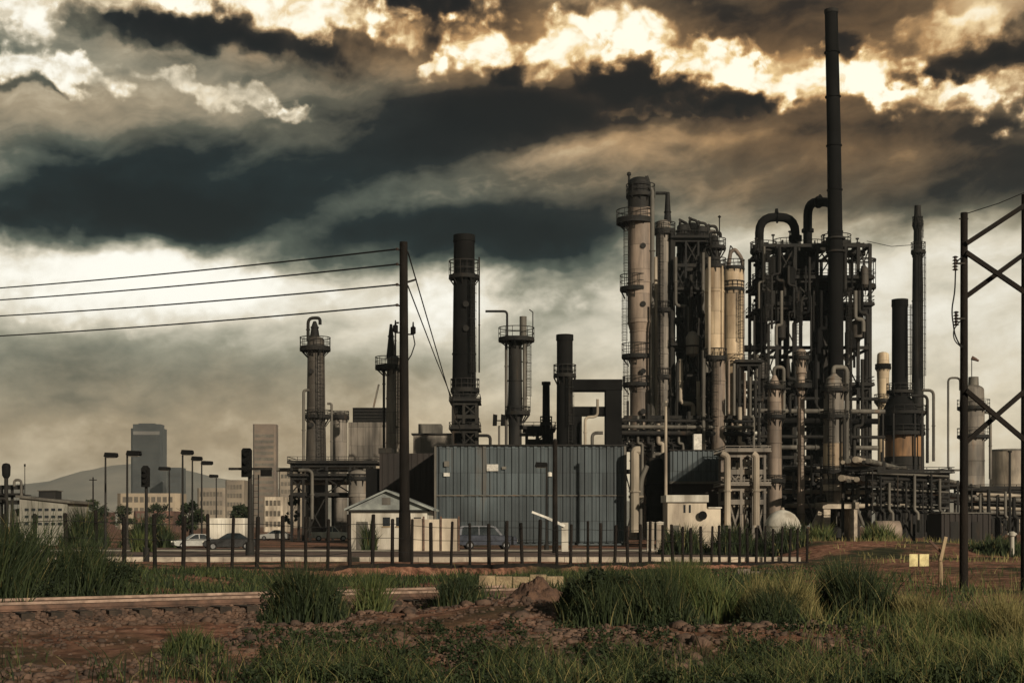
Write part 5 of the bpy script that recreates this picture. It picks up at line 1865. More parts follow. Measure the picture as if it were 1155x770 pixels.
pipe(pp([(1028, 446, d - 2), (1046, 446, d - 2), (1046, 522, d - 2)], d), .22, root, 'dark_steel', bend=.8)
d = 225
root = thing('slim_stack', base_of(1036, d), 'slim dark grey stack with a small platform near its top beside the black flared stack', 'stack')
shell(1035, d, [(232, 7), (250, 8.5), (284, 9.5), (290, 11), (340, 12), (440, 13), (605, 16)], 'dark_steel', root, dome=False)
platform(1027.5, 1044, 284, d, root, .6, rail=10, deck=4)
platform(1029, 1041, 252, d, root, .6, rail=7, deck=6)
ladder(1037, 285, 250, d, root, d - .75)
ladder(1039, 440, 285, d, root, d - 1.0)
m = MB(); m.tube([P(978, 272, 203), P(1005, 278, 214), P(1033, 276, 225)], .05, 5)
tag(m.build('stay_wire', 'wire', base=P(978, 272, 203)), 'thin wire strung from the tall steel frame to the slim dark grey stack', 'wire')

d = 285
root = thing('process_column', base_of(1097, d), 'stout far greyish column behind the timber pole frame', 'column', 'process columns')
shell(1097, d, [(440, 25), (460, 26), (520, 26), (603, 27)], 'grey_shell', root)
shell(1098, d, [(425, 11), (440, 12)], 'grey_steel', root, 'top_drum', dome=False)
platform(1080, 1116, 460, d, root, 2.3, rail=9, deck=4)
platform(1080, 1116, 492, d, root, 2.3, rail=9, deck=4)
pipe(pp([(1084, 530), (1069.5, 530), (1069.5, 426), (1083, 426), (1083, 440)], d), .22, root, 'grey_steel', bend=.9, flanges=False)
pipe(pp([(1110, 465), (1117, 465), (1117, 540)], d), .3, root, 'grey_steel', bend=.8)
m = MB(); m.cyl(P(1096, 426, d), P(1096, 403, d), .09, n=6); m.build('mast', 'dark_steel', root)
m = MB(); m.tube([P(1096, 403.5, d), P(1100, 405, d - .3), P(1104, 407, d - .5)], [.45, .35, .2], 10); m.build('wind_sock', 'rail_rust', root)

# long pipe rack running away to the right
root = thing('pipe_rack', (WX(1050, 190), 190, 0), 'long pipe rack with pale pipes running away to the right past the bank', 'pipe rack')
A_, B_ = P(965, 521, 160), P(1175, 570, 345)
for k in range(9):
    off = Vector((random.uniform(-.2, .2) + (k % 5) * .75 - 1.5, 0, -(k // 5) * 2.1 + .15 * (k % 3)))
    pipe([A_ + off, A_.lerp(B_, .33) + off, A_.lerp(B_, .66) + off, B_ + off], .22 + .08 * (k % 3), root, ('pale_steel', 'grey_steel', 'pale_steel', 'dark_steel', 'grey_steel')[k % 5])
for k in range(15):
    t = (k + .3) / 15
    c = A_.lerp(B_, t)
    m = MB()
    m.bar((c.x - 2.4, c.y, 0), (c.x - 2.4, c.y, c.z + .3), .3)
    m.bar((c.x + 2.4, c.y, 0), (c.x + 2.4, c.y, c.z + .3), .3)
    m.bar((c.x - 2.5, c.y, c.z - .45), (c.x + 2.5, c.y, c.z - .45), .25, .3)
    m.bar((c.x - 2.5, c.y, c.z - 2.6), (c.x + 2.5, c.y, c.z - 2.6), .25, .3)
    m.build('bent', 'dark_steel', root)
root = steel_frame('pipe_trestle', 'low dark frame with pipes below the black flared stack', [985, 1003, 1022, 1040, 1060], [535, 552, 570], 150, 156, extra_decks=(0,), rail=5, beam=.25)
for k in range(8):
    ya = 533 + k * 6
    pipe(pp([(978 + (k * 11) % 20, ya, 149.5), (1070, ya + 4, 149.5)], 150), .12 + .06 * (k % 3), root, ('grey_steel', 'dark_steel', 'dark_steel')[k % 3])
for k in range(9):
    xa = 984 + k * 9.5
    pipe(pp([(xa, 530 + (k * 7) % 15, 149), (xa, 575, 149), (xa + 4, 578, 149), (xa + 4, 600, 149)], 149), .08 + .04 * (k % 3), root, ('dark_steel', 'dark_steel', 'grey_steel')[k % 3], bend=.4, flanges=False)
d = 142
root = thing('clad_shed', base_of(1070, d), 'long dark sheet clad wall under the pipe rack right of the timber pole', 'industrial building')
corrugated(WX(1062, d), WX(1118, d), d, 0, WZ(579, d), .55, .08).build('cladding', 'brown_sheet', root)
m = MB(); m.box(WX(1062, d), WX(1118, d), d + .1, d + 5, 0, WZ(579.5, d)); m.build('wall', 'brown_sheet', root)
m = MB(); m.box(WX(1061, d), WX(1119, d), d - .2, d + 5.2, WZ(579, d) + .005, WZ(577.5, d)); m.build('roof', 'grey_steel', root)
for xx in (1072, 1096):
    m = MB(); m.box(WX(xx, d), WX(xx + 9, d), d - .12, d - .085, .1, WZ(588, d)); m.build('door', 'dark_steel', root)
root = steel_frame('pipe_trestle', 'low dark frame with pipes at the right edge behind the timber pole frame', [1098, 1116, 1134, 1152, 1172], [553, 566, 580], 152, 158, extra_decks=(0,), rail=4, beam=.25)
for k in range(7):
    ya = 552 + k * 5
    pipe(pp([(1090 + (k * 11) % 20, ya, 151), (1180, ya + 3, 151)], 151), .12 + .06 * (k % 3), root, ('dark_steel', 'pale_steel', 'grey_steel')[k % 3])
for k in range(8):
    xa = 1096 + k * 9.5
    pipe(pp([(xa, 550 + (k * 7) % 12, 150), (xa, 582, 150), (xa + 4, 584, 150), (xa + 4, 602, 150)], 150), .1 + .05 * (k % 3), root, ('dark_steel', 'grey_steel', 'dark_steel')[k % 3], bend=.4, flanges=False)
root = thing('horizontal_drum', (WX(1000, 104), 104, 0), 'pinkish horizontal drum on saddles behind shrubs at the right bank', 'tank')
m = MB(); m.tube([(WX(984, 104), 104, 1.55), (WX(986, 104), 104, 1.55), (WX(1014, 104), 104, 1.55), (WX(1016, 104), 104, 1.55)], [.45, .78, .78, .45], 20); m.build('shell', 'pink_shell', root)
for xx in (991, 1009):
    m = MB(); m.box(WX(xx - 1.5, 104), WX(xx + 1.5, 104), 103.4, 104.6, 0, 1.1); m.build('saddle', 'concrete', root)
root = thing('dark_post', base_of(1139, 120), 'thin dark post near the right edge beyond the timber pole frame', 'pole')
m = MB(); m.cyl((WX(1139, 120), 120, 0), (WX(1139, 120), 120, WZ(510, 120)), .14, .1, 8); m.build('post', 'dark_steel', root)
m = MB(); m.cyl((WX(1139, 120), 120, WZ(510, 120)), (WX(1139, 120), 120, WZ(508, 120)), .18, n=8); m.build('cap', 'dark_steel', root)
d = 80
x = WX(1141.5, d); z0 = terrain(x, d)
root = thing('marker_post', (x, d, z0), 'small white hydrant like marker near the right edge', 'marker')
m = MB(); m.lathe(x, d, [(.13, z0 - .1), (.12, WZ(605, d)), (.2, WZ(604, d)), (.2, WZ(600.5, d)), (.1, WZ(599, d))], 12); m.build('post', 'white_paint', root)
m = MB(); m.cyl((x - .26, d, WZ(602, d)), (x + .26, d, WZ(602, d)), .06, n=8); m.build('arm', 'white_paint', root)

# ================================================================== timber H frame at the right
d = 34
xL = WX(1087, d); zL = terrain(xL, d)
root = thing('timber_pole_frame', (xL, d, zL), 'dark timber pole frame with crossed braces at the right edge', 'utility pole')
xR = WX(1163, d); dR = d + .4
m = MB(); m.cyl((xL, d, zL - .5), (xL + .01, d, WZ(240, d)), .105, .085, 14); m.build('pole', 'wood_pole', root)
m = MB(); m.cyl((xR, dR, terrain(xR, dR) - .5), (xR, dR, WZ(215, d)), .105, .085, 14); m.build('pole', 'wood_pole', root)
for (xa, ya, xb, yb, o_) in ((1088, 276, 1163, 227, -.13), (1088, 286, 1163, 333, -.13), (1088, 336, 1163, 282, .13), (1088, 441, 1163, 501, -.13), (1088, 501, 1163, 438, .13)):
    a, b = P(xa, ya, d), P(xb, yb, d)
    m = MB(); m.bar(a + Vector((0, o_, 0)), b + Vector((0, o_ + .2, 0)), .075, .11); m.build('brace', 'wood_pole', root)
m = MB(); m.bar((xL - .12, d - .02, WZ(247, d)), (xL + .1, d - .02, WZ(247, d)), .03); m.build('bracket', 'dark_steel', root)
for (ya, xo) in ((298, 1076), (360, 1077)):
    m = MB(); m.bar((xL, d - .1, WZ(ya, d)), (WX(xo, d), d - .1, WZ(ya, d)), .045); m.build('bracket', 'dark_steel', root)
    m = MB()
    z = WZ(ya + 8, d)
    prof_ = []
    for k in range(5):
        zz = z + k * .075
        prof_ += [(.03, zz), (.075, zz + .02), (.03, zz + .05)]
    m.lathe(WX(xo, d), d - .1, prof_, 12); m.build('insulator', 'ceramic', root)
m = MB(); m.tube(rounded([P(1085, 290, d - .1), P(1078, 296, d - .1), P(1077, 330, d - .15), P(1073, 350, d - .15), P(1077, 378, d - .15), P(1082, 388, d - .12), P(1086, 391, d - .11)], .4), .018, 7); m.build('jumper_lead', 'wire', root)
m = MB(); m.tube(rounded([P(1083, 362, d - .1), P(1075, 372, d - .15), P(1076, 384, d - .15), P(1085, 392, d - .1)], .2), .014, 7); m.build('jumper_lead', 'wire', root)
m = MB(); a, b = P(1090, 241, d), P(1163, 214, d); m.tube([a, a.lerp(b, .5) - Vector((0, 0, .04)), b], .012, 6); m.build('top_wire', 'wire', root)

# sign plates and leaning post on the bank
for px0, px1, lab in ((1025.5, 1035, 'pale yellow sign plate, the left of a pair on the bank'), (1037, 1047.5, 'pale yellow sign plate, the right of a pair on the bank')):
    d = 52
    xm = WX((px0 + px1) / 2, d)
    root = thing('sign_plate', (xm, d, terrain(xm, d)), lab, 'sign', 'yellow sign plates on the bank')
    m = MB(); m.box(WX(px0, d), WX(px1, d), d - .03, d + .0, WZ(642, d), WZ(624.5, d)); m.build('plate', 'plate', root)
    m = MB(); m.cyl((xm, d + .045, terrain(xm, d) - .3), (xm, d + .045, WZ(625, d)), .04, n=8); m.build('post', 'post_wood', root)
d = 36
xm = WX(1061, d); z0 = terrain(xm, d)
root = thing('leaning_stake', (xm, d, z0), 'pale wooden stake with a slanting arm near the foot of the timber pole', 'stake')
m = MB(); m.tube([(xm - .01, d, z0 - .3), (xm, d, WZ(640, d)), (WX(1060, d), d, WZ(625, d))], [.062, .055, .05], 10); m.build('post', 'pale_wood', root)
m = MB(); m.bar((WX(1060, d), d - .05, WZ(632, d)), (WX(1066, d), d - .06, WZ(605, d)), .08, .06); m.build('arm', 'pale_wood', root)
m = MB(); m.bar((WX(1062, d), d + .05, WZ(622, d)), (WX(1049, d), d + .06, WZ(609, d)), .07, .06); m.build('arm', 'rail_rust', root)
# ================================================================== railway track
TA, TB = Vector((-24.0, 16.9, 0)), Vector((0.6, 32.3, 0))
tdir = (TB - TA).normalized()
tn = Vector((-tdir.y, tdir.x, 0))
tl = (TB - TA).length


def track_z(p): return terrain(p.x, p.y) + .0


bz = .07
bal = MB()
nseg = 70
cols = [(-1.75, -.22), (-1.25, .02), (-.74, .24), (-.3, .31), (.3, .325), (1.2, .325), (2.1, .30), (2.7, .2), (3.5, -.3)]
for k in range(nseg + 1):
    q = TA.lerp(TB, k / nseg)
    for o_, dz in cols:
        r_ = q + tn * o_
        bal.v.append((r_.x, r_.y, bz + dz + .06 * mnoise.noise(Vector((r_.x * 2.2, r_.y * 2.2, 1)))))
for k in range(nseg):
    for j in range(len(cols) - 1):
        a = k * len(cols) + j
        bal.f.append((a, a + len(cols), a + len(cols) + 1, a + 1))
tag(bal.build('ballast', 'ballast', base=TA.lerp(TB, .5)), 'brown stone ballast bed carrying the railway track', 'ballast', kind='stuff')
root = thing('railway_track', TA.lerp(TB, .5) + Vector((0, 0, bz)), 'rusty railway track on a low ballast bed at the left', 'railway track')
railp = [(-.075, 0), (.075, 0), (.075, .015), (.012, .04), (.012, .115), (.036, .125), (.036, .158), (-.036, .158), (-.036, .125), (-.012, .115), (-.012, .04), (-.075, .015)]
for o_ in (0, 1.435):
    m = MB()
    m2 = MB()
    n_ = 30
    for k in range(n_ + 1):
        q = TA.lerp(TB, k / n_) + tn * o_
        for a, b in railp:
            r_ = q + tn * a
            m.v.append((r_.x, r_.y, bz + .335 + b * 1.02))
    k_ = len(railp)
    for k in range(n_):
        for i in range(k_):
            j = (i + 1) % k_
            m.f.append((k * k_ + i, k * k_ + j, (k + 1) * k_ + j, (k + 1) * k_ + i))
    ro = m.build('rail', 'rail_rust', root)
    a0, b0 = TA + tn * o_, TB + tn * o_
    zt_ = bz + .335 + .158 * 1.02 + .004
    m2.bar((a0.x, a0.y, zt_ - .022), (b0.x, b0.y, zt_ - .022), .082, .05)
    m2.build('lit_running_surface', 'rail_top', ro)  # worn top carried down the head sides to paint the lit edge
ns = 54
for k in range(ns):
    q = TA.lerp(TB, (k + .5) / ns)
    m = MB()
    a, b = q - tn * (.78 + random.uniform(-.06, .08)), q + tn * (2.05 + random.uniform(-.05, .08))
    m.bar((a.x, a.y, bz + .25), (b.x, b.y, bz + .25), .24, .17)
    m.build('sleeper', 'sleeper', root)

# ================================================================== spoil heap and rubble
hx, hy = WX(603, 27.5), 27.5
hp = MB()
nr, na = 22, 56
for i in range(nr + 1):
    t = i / nr
    for k in range(na):
        a = 2 * PI * k / na
        rr = .72 * t * (1 + .16 * mnoise.noise(Vector((math.cos(a) * 1.5, math.sin(a) * 1.5, 2))))
        x_, y_ = hx + rr * math.cos(a), hy + rr * math.sin(a)
        hp.v.append((x_, y_, terrain(x_, y_) - .05 + .60 * (1 - t) ** .9 + .12 * mnoise.noise(Vector((x_ * 4, y_ * 4, 4))) + .06 * mnoise.noise(Vector((x_ * 13, y_ * 13, 4))) + .03 * mnoise.noise(Vector((x_ * 30, y_ * 30, 4)))))
for i in range(nr):
    for k in range(na):
        j = (k + 1) % na
        hp.f.append((i * na + k, (i + 1) * na + k, (i + 1) * na + j, i * na + j))
tag(hp.build('spoil_heap', 'spoil', base=(hx, hy, terrain(hx, hy))), 'small pointed heap of brown soil in the middle before the fence', 'soil heap')


def retaining(px0, px1, py0, py1, d, label, material):
    root = thing('low_wall', (WX((px0 + px1) / 2, d), d, terrain(WX((px0 + px1) / 2, d), d)), label, 'wall')
    x0, x1 = WX(px0, d), WX(px1, d)
    n_ = max(3, int((x1 - x0) / .34))
    for k in range(n_):
        a = x0 + (x1 - x0) * k / n_
        b = x0 + (x1 - x0) * (k + 1) / n_
        m = MB()
        m.box(a + .01, b - .01, d + random.uniform(-.06, .06), d + .35, min(WZ(py1, d), terrain(a, d)) - .3, WZ(py0, d) + random.uniform(-.09, .04))
        m.build('block', material, root)


retaining(540, 636, 649.5, 668, 33.5, 'low sunlit yellowish stone wall behind the soil heap', 'sandstone')
retaining(832, 877, 642, 655, 40, 'short low pinkish stone wall behind tall grass near the fence end', 'pink_shell')

# rubble: one mesh of many broken stones
ico_v = []
ico_f = [(0, 11, 5), (0, 5, 1), (0, 1, 7), (0, 7, 10), (0, 10, 11), (1, 5, 9), (5, 11, 4), (11, 10, 2), (10, 7, 6), (7, 1, 8), (3, 9, 4), (3, 4, 2), (3, 2, 6), (3, 6, 8), (3, 8, 9), (4, 9, 5), (2, 4, 11), (6, 2, 10), (8, 6, 7), (9, 8, 1)]
ph = (1 + 5 ** .5) / 2
for a, b in ((-1, ph), (1, ph), (-1, -ph), (1, -ph)): ico_v.append((a, b, 0))
for a, b in ((-1, ph), (1, ph), (-1, -ph), (1, -ph)): ico_v.append((0, a, b))
for a, b in ((ph, -1), (ph, 1), (-ph, -1), (-ph, 1)): ico_v.append((a, 0, b))
ico_v = np.array(ico_v) / math.sqrt(1 + ph * ph)
ico_f = np.array(ico_f)


def stones(n, xr, yr, size, name, label, density=None, zf=None):
    vs, fs = [], []
    c = 0
    tries = 0
    while c < n and tries < n * 40:
        tries += 1
        y = random.uniform(*yr)
        x = random.uniform(*xr) * y / 30
        if density and random.random() > density(x, y): continue
        s = size * min(2.2, math.exp(random.gauss(0, .5)))
        v = ico_v * (1 + rng.uniform(-.28, .28, (12, 1))) * np.array([s * random.uniform(.8, 1.5), s * random.uniform(.8, 1.4), s * random.uniform(.45, .9)])
        a = random.uniform(0, 6.28)
        ca, sa = math.cos(a), math.sin(a)
        v = np.stack([v[:, 0] * ca - v[:, 1] * sa, v[:, 0] * sa + v[:, 1] * ca, v[:, 2]], 1)
        v += np.array([x, y, (zf or terrain)(x, y) + s * .12])
        vs.append(v)
        fs.append(ico_f + 12 * c)
        c += 1
    return tag(np_mesh(name, np.concatenate(vs), np.concatenate(fs), 'stone', base=(0, 20, 0)), label, 'rubble', kind='stuff')


def rub_density(x, y):
    n_ = mnoise.noise(Vector((x * .45, y * .45, 9)))
    mid = math.exp(-((x - .5) / 5) ** 2)
    return max(.04, min(1, .25 + n_ * 1.2 + .45 * mid))


stones(9000, (-13, 12), (15.0, 30), .03, 'rubble', 'broken brown stones scattered over the bare soil', rub_density)
def bed(x, y):
    q = Vector((x, y, 0)) - TA
    o_ = q.dot(tn)
    if q.dot(tdir) < 0 or q.dot(tdir) > tl + 1: return 0
    return 1 if -1.9 < o_ < -.35 else (.25 if -.35 <= o_ < 2.4 else 0)


def bed_z(x, y):
    q = Vector((x, y, 0)) - TA
    o_ = q.dot(tn)
    return bz + float(np.interp(o_, [c[0] for c in cols], [c[1] for c in cols]))


stones(6500, (-16, 1), (17.0, 33), .034, 'ballast_stones', 'loose brown ballast stones along the shoulder of the railway track', bed, bed_z)
stones(520, (-8, 10), (16.0, 28), .06, 'rubble', 'larger broken stones lying on the bare soil', rub_density)


# ================================================================== grass
def blades(pts, hts, width, bend=.35, material='grass_green', name='grass', label='', seg=3, tone=None, kind='stuff', parent=None, base=(0, 20, 0), spread=.0):
    """curved tapering blades at the given points"""
    n = len(pts)
    pts = np.asarray(pts, float)
    hts = np.asarray(hts, float)
    a = rng.uniform(0, 2 * PI, n)
    lean = np.stack([np.cos(a), np.sin(a), np.zeros(n)], 1)
    face = rng.uniform(-.7, .7, n)
    side = np.stack([np.cos(face), np.sin(face), np.zeros(n)], 1)
    bnd = hts * np.abs(rng.normal(bend, bend * .6, n))
    w = width * rng.uniform(.6, 1.4, n)
    rows = []
    for k in range(seg + 1):
        t = k / seg
        c = pts + np.array([0, 0, 1]) * (hts * (t - .18 * (bnd / np.maximum(hts, .01)) * t * t))[:, None] + lean * (bnd * t * t + spread * hts * t)[:, None]
        ww = (w * (1 - t) ** .7 if k < seg else w * .06)[:, None]
        rows.append(c - side * ww * .5)
        rows.append(c + side * ww * .5)
    v = np.stack(rows, 1).reshape(-1, 3)
    m_ = 2 * (seg + 1)
    f = []
    base_i = np.arange(n)[:, None] * m_
    for k in range(seg):
        f.append(base_i + np.array([[2 * k, 2 * k + 1, 2 * k + 3, 2 * k + 2]]))
    f = np.concatenate(f, 0)
    if tone is None: tone = rng.random(n)
    o = np_mesh(name, v, f, material, np.repeat(tone, m_), parent, base)
    if parent is None:
        tag(o, label, 'grass', kind=kind)
    return o


def field(n, fn, xr, yr):
    out = []
    tries = 0
    while len(out) < n and tries < n * 30:
        tries += 1
        y = yr[0] * (yr[1] / yr[0]) ** random.random()
        x = random.uniform(*xr) * y
        if random.random() < fn(x, y): out.append((x, y, terrain(x, y) - .02))
    return np.array(out)


def px_of(x, y): return CX + F * x / y


def py_of(x, y): return HZ + (CH - terrain(x, y)) * F / y


def fore(x, y):
    q, r_ = px_of(x, y), py_of(x, y)
    n_ = .42 + 1.3 * mnoise.noise(Vector((x * .8, y * .8, 12))) + .9 * mnoise.noise(Vector((x * 2.3, y * 2.3, 5)))
    f = smooth(728, 770, r_) * (.06 + .94 * smooth(150, 330, q))
    f = max(f, smooth(960, 1040, q) * smooth(690, 725, r_))
    return max(0, min(1, f * (n_ * 1.7 - .25)))


def behind_track(x, y):
    n_ = .5 + 1.3 * mnoise.noise(Vector((x * .55, y * .55, 2)))
    q = px_of(x, y)
    fy = 42.6 + (x + 13.5) * 1.063
    if y > fy - .6 or (x > -4 and y > 40): return 0
    n_ *= 1 - .75 * smooth(870, 930, q)
    return max(0, min(1, n_)) * smooth(28.5, 31, y + (x > 0) * 2) * (1 - .9 * smooth(545, 555, q) * (1 - smooth(630, 640, q)) * smooth(34, 30, y))


def dry_right(x, y):
    q = px_of(x, y)
    r_ = py_of(x, y)
    return max(0, min(1, (smooth(1000, 1090, q) * smooth(690, 735, r_) + .07 * smooth(890, 930, q)) * (.4 + 1.4 * mnoise.noise(Vector((x * .9, y * .9, 6))))))


pt = field(7500, fore, (-.40, .40), (14.2, 24))
blades(pt, .08 + .42 * rng.random(len(pt)) ** 2, .016, .55, 'grass_dark', 'grass', 'dark green grass tufts across the near ground', base=(0, 18, 0))
pt = field(4000, fore, (-.40, .40), (14.2, 24))
blades(pt, .08 + .46 * rng.random(len(pt)) ** 2, .014, .55, 'grass_green', 'grass', 'mid green grass blades mixed through the near ground', base=(0, 18, 0))
pt = field(6000, behind_track, (-.42, .33), (29, 46))
blades(pt, rng.uniform(.10, .34, len(pt)), .028, .4, 'grass_green', 'grass', 'green grass verge between the railway track and the fence', base=(0, 36, 0))
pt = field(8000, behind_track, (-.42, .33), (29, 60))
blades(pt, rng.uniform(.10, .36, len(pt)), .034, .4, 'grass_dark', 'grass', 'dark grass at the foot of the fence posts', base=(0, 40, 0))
pt = field(3000, dry_right, (.17, .40), (15, 40))
blades(pt, .12 + .5 * rng.random(len(pt)) ** 1.8, .017, .5, 'grass_dry', 'grass', 'yellowish tall dry grass at the right', base=(9, 24, 0))
pt = field(5200, dry_right, (.15, .40), (15, 40))
blades(pt, rng.uniform(.15, .5, len(pt)), .018, .35, 'grass_green', 'grass', 'green tall grass mixed with the dry grass at the right', base=(9, 24, 0))
pt = field(2600, lambda x, y: max(0, min(1, .4 + mnoise.noise(Vector((x * .4, y * .4, 3))))) * smooth(16, 19, x) * (.12 + .88 * smooth(86, 90, y)), (.17, .42), (62, 104))
blades(pt, rng.uniform(.15, .5, len(pt)), .06, .3, 'grass_dry', 'grass', 'dry scrubby grass over the sunlit bank beyond the fence', base=(22, 80, 0), seg=2)


# ================================================================== clumps and shrubs
def clump(px0, px1, py_top, d, label, n, material, width=.022, ragged=.35, dep=1.6, name='tall_grass_clump', cat='grass clump', spread=.12, leafy=0):
    x0, x1 = WX(px0, d), WX(px1, d)
    xm, hw = (x0 + x1) / 2, (x1 - x0) / 2
    root = thing(name, (xm, d, terrain(xm, d)), label, cat)
    q = rng.normal(size=(n * 2, 2)) * .5
    q = q[(np.abs(q) < 1).all(1)][:n]
    xs_ = xm + q[:, 0] * hw
    ys_ = d + q[:, 1] * dep
    zs_ = np.array([terrain(a, b) for a, b in zip(xs_, ys_)]) - .03
    full = WZ(py_top, d) - terrain(xm, d)
    prof_ = np.clip(1 - .75 * np.abs(q[:, 0]) ** 1.7, .15, 1)
    nz = np.array([.82 + .7 * mnoise.noise(Vector((a * 1.6, b * 1.3, 8))) + .4 * mnoise.noise(Vector((a * 4.1, b * 3.3, 2))) for a, b in zip(xs_, ys_)])
    hts = full * 1.22 * prof_ * nz * rng.uniform(1 - ragged * 1.4, 1.05, len(q))
    hts = np.clip(hts, .12, full * 1.25)
    blades(np.stack([xs_, ys_, zs_], 1), hts, width * 1.25, .22, material, 'foliage', parent=root, spread=spread)
    k_ = max(26, n // 14)           # dead stalks with seed heads standing above the green
    j = rng.choice(len(xs_), k_)
    sp_ = np.stack([xs_[j] + rng.normal(0, .05, k_), ys_[j] + rng.normal(0, .05, k_), zs_[j]], 1)
    blades(sp_, np.clip(hts[j] * rng.uniform(.8, 1.3, k_), .1, full * 1.35), width * .8, .3, 'grass_dry' if material != 'grass_dry' else 'grass_green', 'foliage', parent=root, spread=spread)
    if leafy:
        cs, rs = [], []
        leafy = int(leafy * 2.4)
        for k in range(26):
            a = random.uniform(-.85, .85)
            cs.append((xm + a * hw, d + random.uniform(-.5, .5) * dep, terrain(xm, d) + full * random.uniform(.15, .85) * (1 - .5 * abs(a) ** 1.6)))
            rs.append(full * random.uniform(.13, .24))
        v, f, tone = leaf_cloud(cs, rs, leafy, .07)
        np_mesh('foliage', v, f, 'leaves', tone, root)
        m = MB()
        for k in range(12):
            c = cs[k]
            m.tube([(xm + (c[0] - xm) * .4, d, terrain(xm, d) - .1), (c[0], c[1], c[2])], [.02, .007], 5)
        m.build('stems', 'bark', root)
    return root


clump(-45, 70, 590, 29, 'big dark reedy clump at the left edge behind the railway', 2600, 'grass_dark', .026, dep=1.8, leafy=1300)
clump(40, 152, 606, 31, 'broad dark clump right of the big reedy one at the left edge', 2400, 'grass_dark', .026, dep=1.6, leafy=900)
clump(296, 393, 638, 24.5, 'low dark green bush growing over the railway track', 2300, 'grass_dark', .02, dep=1.0, leafy=500)
clump(392, 445, 648, 27.5, 'small grassy tuft right of the bush on the track', 700, 'grass_green', .02, dep=.8)
clump(488, 546, 645, 29, 'round dark green tuft left of the soil heap', 1100, 'grass_dark', .022, dep=.8, leafy=260)
clump(628, 742, 634, 23.5, 'large dark shaggy clump right of the soil heap', 3000, 'grass_dark', .02, dep=1.1, leafy=900)
clump(722, 850, 640, 24.0, 'long mid green shaggy clump in the middle of the grass belt', 2800, 'grass_green', .02, dep=1.0)
clump(700, 800, 646, 23.0, 'dark low clump in front of the mid green shaggy clump', 1800, 'grass_dark', .018, dep=.7, leafy=420)
clump(826, 925, 648, 23.4, 'pale yellow green clump of upright grass beside the dark bush', 2300, 'grass_dry', .018, dep=.9, spread=.08)
clump(835, 905, 655, 22.6, 'dark tuft at the foot of the pale yellow green clump', 1200, 'grass_dark', .018, dep=.6)
clump(918, 1004, 636, 25, 'dark dense bush between the pale grass and the stake', 2400, 'grass_dark', .02, dep=1.0, leafy=1300)
clump(1000, 1062, 668, 24, 'yellowish upright grass clump left of the timber pole foot', 1500, 'grass_dry', .018, dep=.9, spread=.08)
clump(1050, 1130, 688, 19.5, 'tall mixed green clump near the right corner', 2200, 'grass_green', .017, dep=.9)
clump(1105, 1190, 676, 19, 'tall dry clump at the right corner', 1900, 'grass_dry', .017, dep=.9)
clump(905, 940, 594, 96, 'dark low shrub on top of the sunlit bank before the concrete table', 700, 'grass_green', .08, dep=2.5, leafy=0)
clump(966, 1012, 592, 93, 'rounded green shrub before the pinkish horizontal drum', 900, 'grass_green', .08, dep=2.2)
clump(1095, 1165, 606, 82, 'dark shrub spreading under the pipe rack at the right edge', 1000, 'grass_dark', .08, dep=2.5)
clump(850, 912, 594, 88, 'dark tall weeds before the domed tank at the fence end', 1500, 'grass_dark', .06, dep=2, leafy=700)
clump(742, 800, 595, 96, 'dark weedy hedge before the cream hut behind the fence', 1200, 'grass_dark', .07, dep=1.6, leafy=900, name='hedge', cat='hedge')
clump(795, 858, 594, 95, 'dark weedy hedge before the grey green open frame', 1300, 'grass_dark', .07, dep=1.6, leafy=900, name='hedge', cat='hedge')
clump(408, 425, 588, 111, 'small dark shrub before the grey shed door', 420, 'grass_dark', .06, dep=.6)
clump(180, 250, 700, 18.5, 'low grass tuft on the bare soil at the lower left', 500, 'grass_green', .014, dep=.6)
clump(70, 122, 577, 130, 'dark scrub beside the pale shed and the small far pole', 1300, 'grass_dark', .09, dep=2, leafy=900)
clump(136, 203, 586, 127, 'dark scrub on the road verge left of the silver car', 1300, 'grass_dark', .09, dep=2, leafy=700)
clump(150, 172, 600, 105, 'small green shrub beside the road left of the silver car', 400, 'grass_green', .07, dep=1.0)

# short turf in a dark colour that paints the shadow band below the fence
def slope(x, y):
    fy = 42.6 + (x + 13.5) * 1.063
    if y > fy - .75: return 0
    return smooth(36, 41, y)


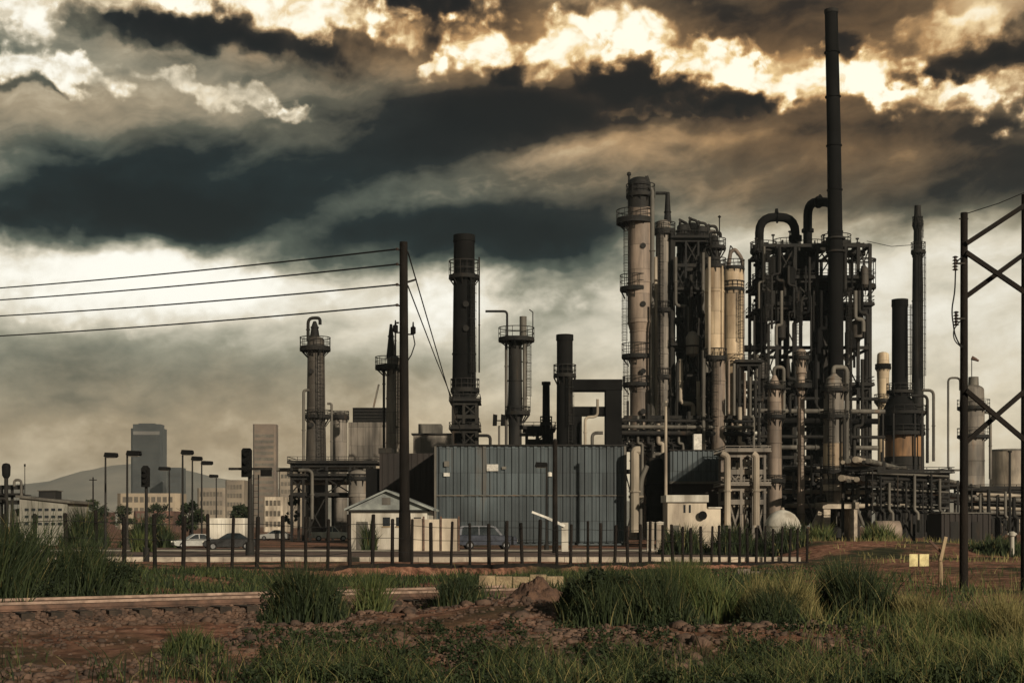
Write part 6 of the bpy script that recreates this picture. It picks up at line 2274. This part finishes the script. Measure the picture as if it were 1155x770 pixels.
pt = field(12000, slope, (-.33, .24), (36, 74))
blades(pt, rng.uniform(.05, .15, len(pt)), .05, .5, 'grass_dark', 'grass', 'short turf coloured dark as shade on the slope right below the fence', base=(0, 50, 0), seg=2)

pt = field(1500, fore, (-.40, .40), (14.2, 24))
blades(pt, rng.uniform(.15, .5, len(pt)), .011, .7, 'grass_dry', 'grass', 'dead straw coloured stalks and dry straw between the near grass', base=(0, 18, 0))

# broad leaved weeds in the rough ground near the camera
def weed_density(x, y):
    q, r_ = px_of(x, y), py_of(x, y)
    return max(0, min(1, smooth(700, 735, r_) * smooth(180, 420, q) * (.35 + 1.5 * mnoise.noise(Vector((x * 1.1, y * 1.1, 30))))))


wp = field(520, weed_density, (-.36, .36), (14.4, 22))
cs, rs = [], []
for x_, y_, z_ in wp:
    for k in range(4):
        cs.append((x_ + random.gauss(0, .07), y_ + random.gauss(0, .07), z_ + random.uniform(.03, .22)))
        rs.append(random.uniform(.05, .11))
v, f, tone = leaf_cloud(cs, rs, 30000, .045)
tag(np_mesh('weeds', v, f, 'grass_dark', tone, base=(0, 18, 0)), 'low dark broad leaved weeds scattered over the near ground', 'weeds', kind='stuff')

# ================================================================== haze
HAZE = 0.0001
if HAZE:
    hz = MB()
    hz.box(-9100, 9100, -4100, 12100, -3, 124)
    ho = hz.build('haze', 'wire', base=(0, 0, 0), smooth_faces=False)
    hm = bpy.data.materials.new('haze')
    hm.use_nodes = True
    nt = hm.node_tree
    for n_ in list(nt.nodes):
        if n_.type != 'OUTPUT_MATERIAL': nt.nodes.remove(n_)
    pv = nt.nodes.new('ShaderNodeVolumePrincipled')
    pv.inputs['Color'].default_value = (.74, .84, .86, 1)
    pv.inputs['Density'].default_value = HAZE
    pv.inputs['Anisotropy'].default_value = 0.2
    nt.links.new(pv.outputs[0], [n_ for n_ in nt.nodes if n_.type == 'OUTPUT_MATERIAL'][0].inputs['Volume'])
    ho.data.materials.clear()
    ho.data.materials.append(hm)
    tag(ho, kind='stuff')
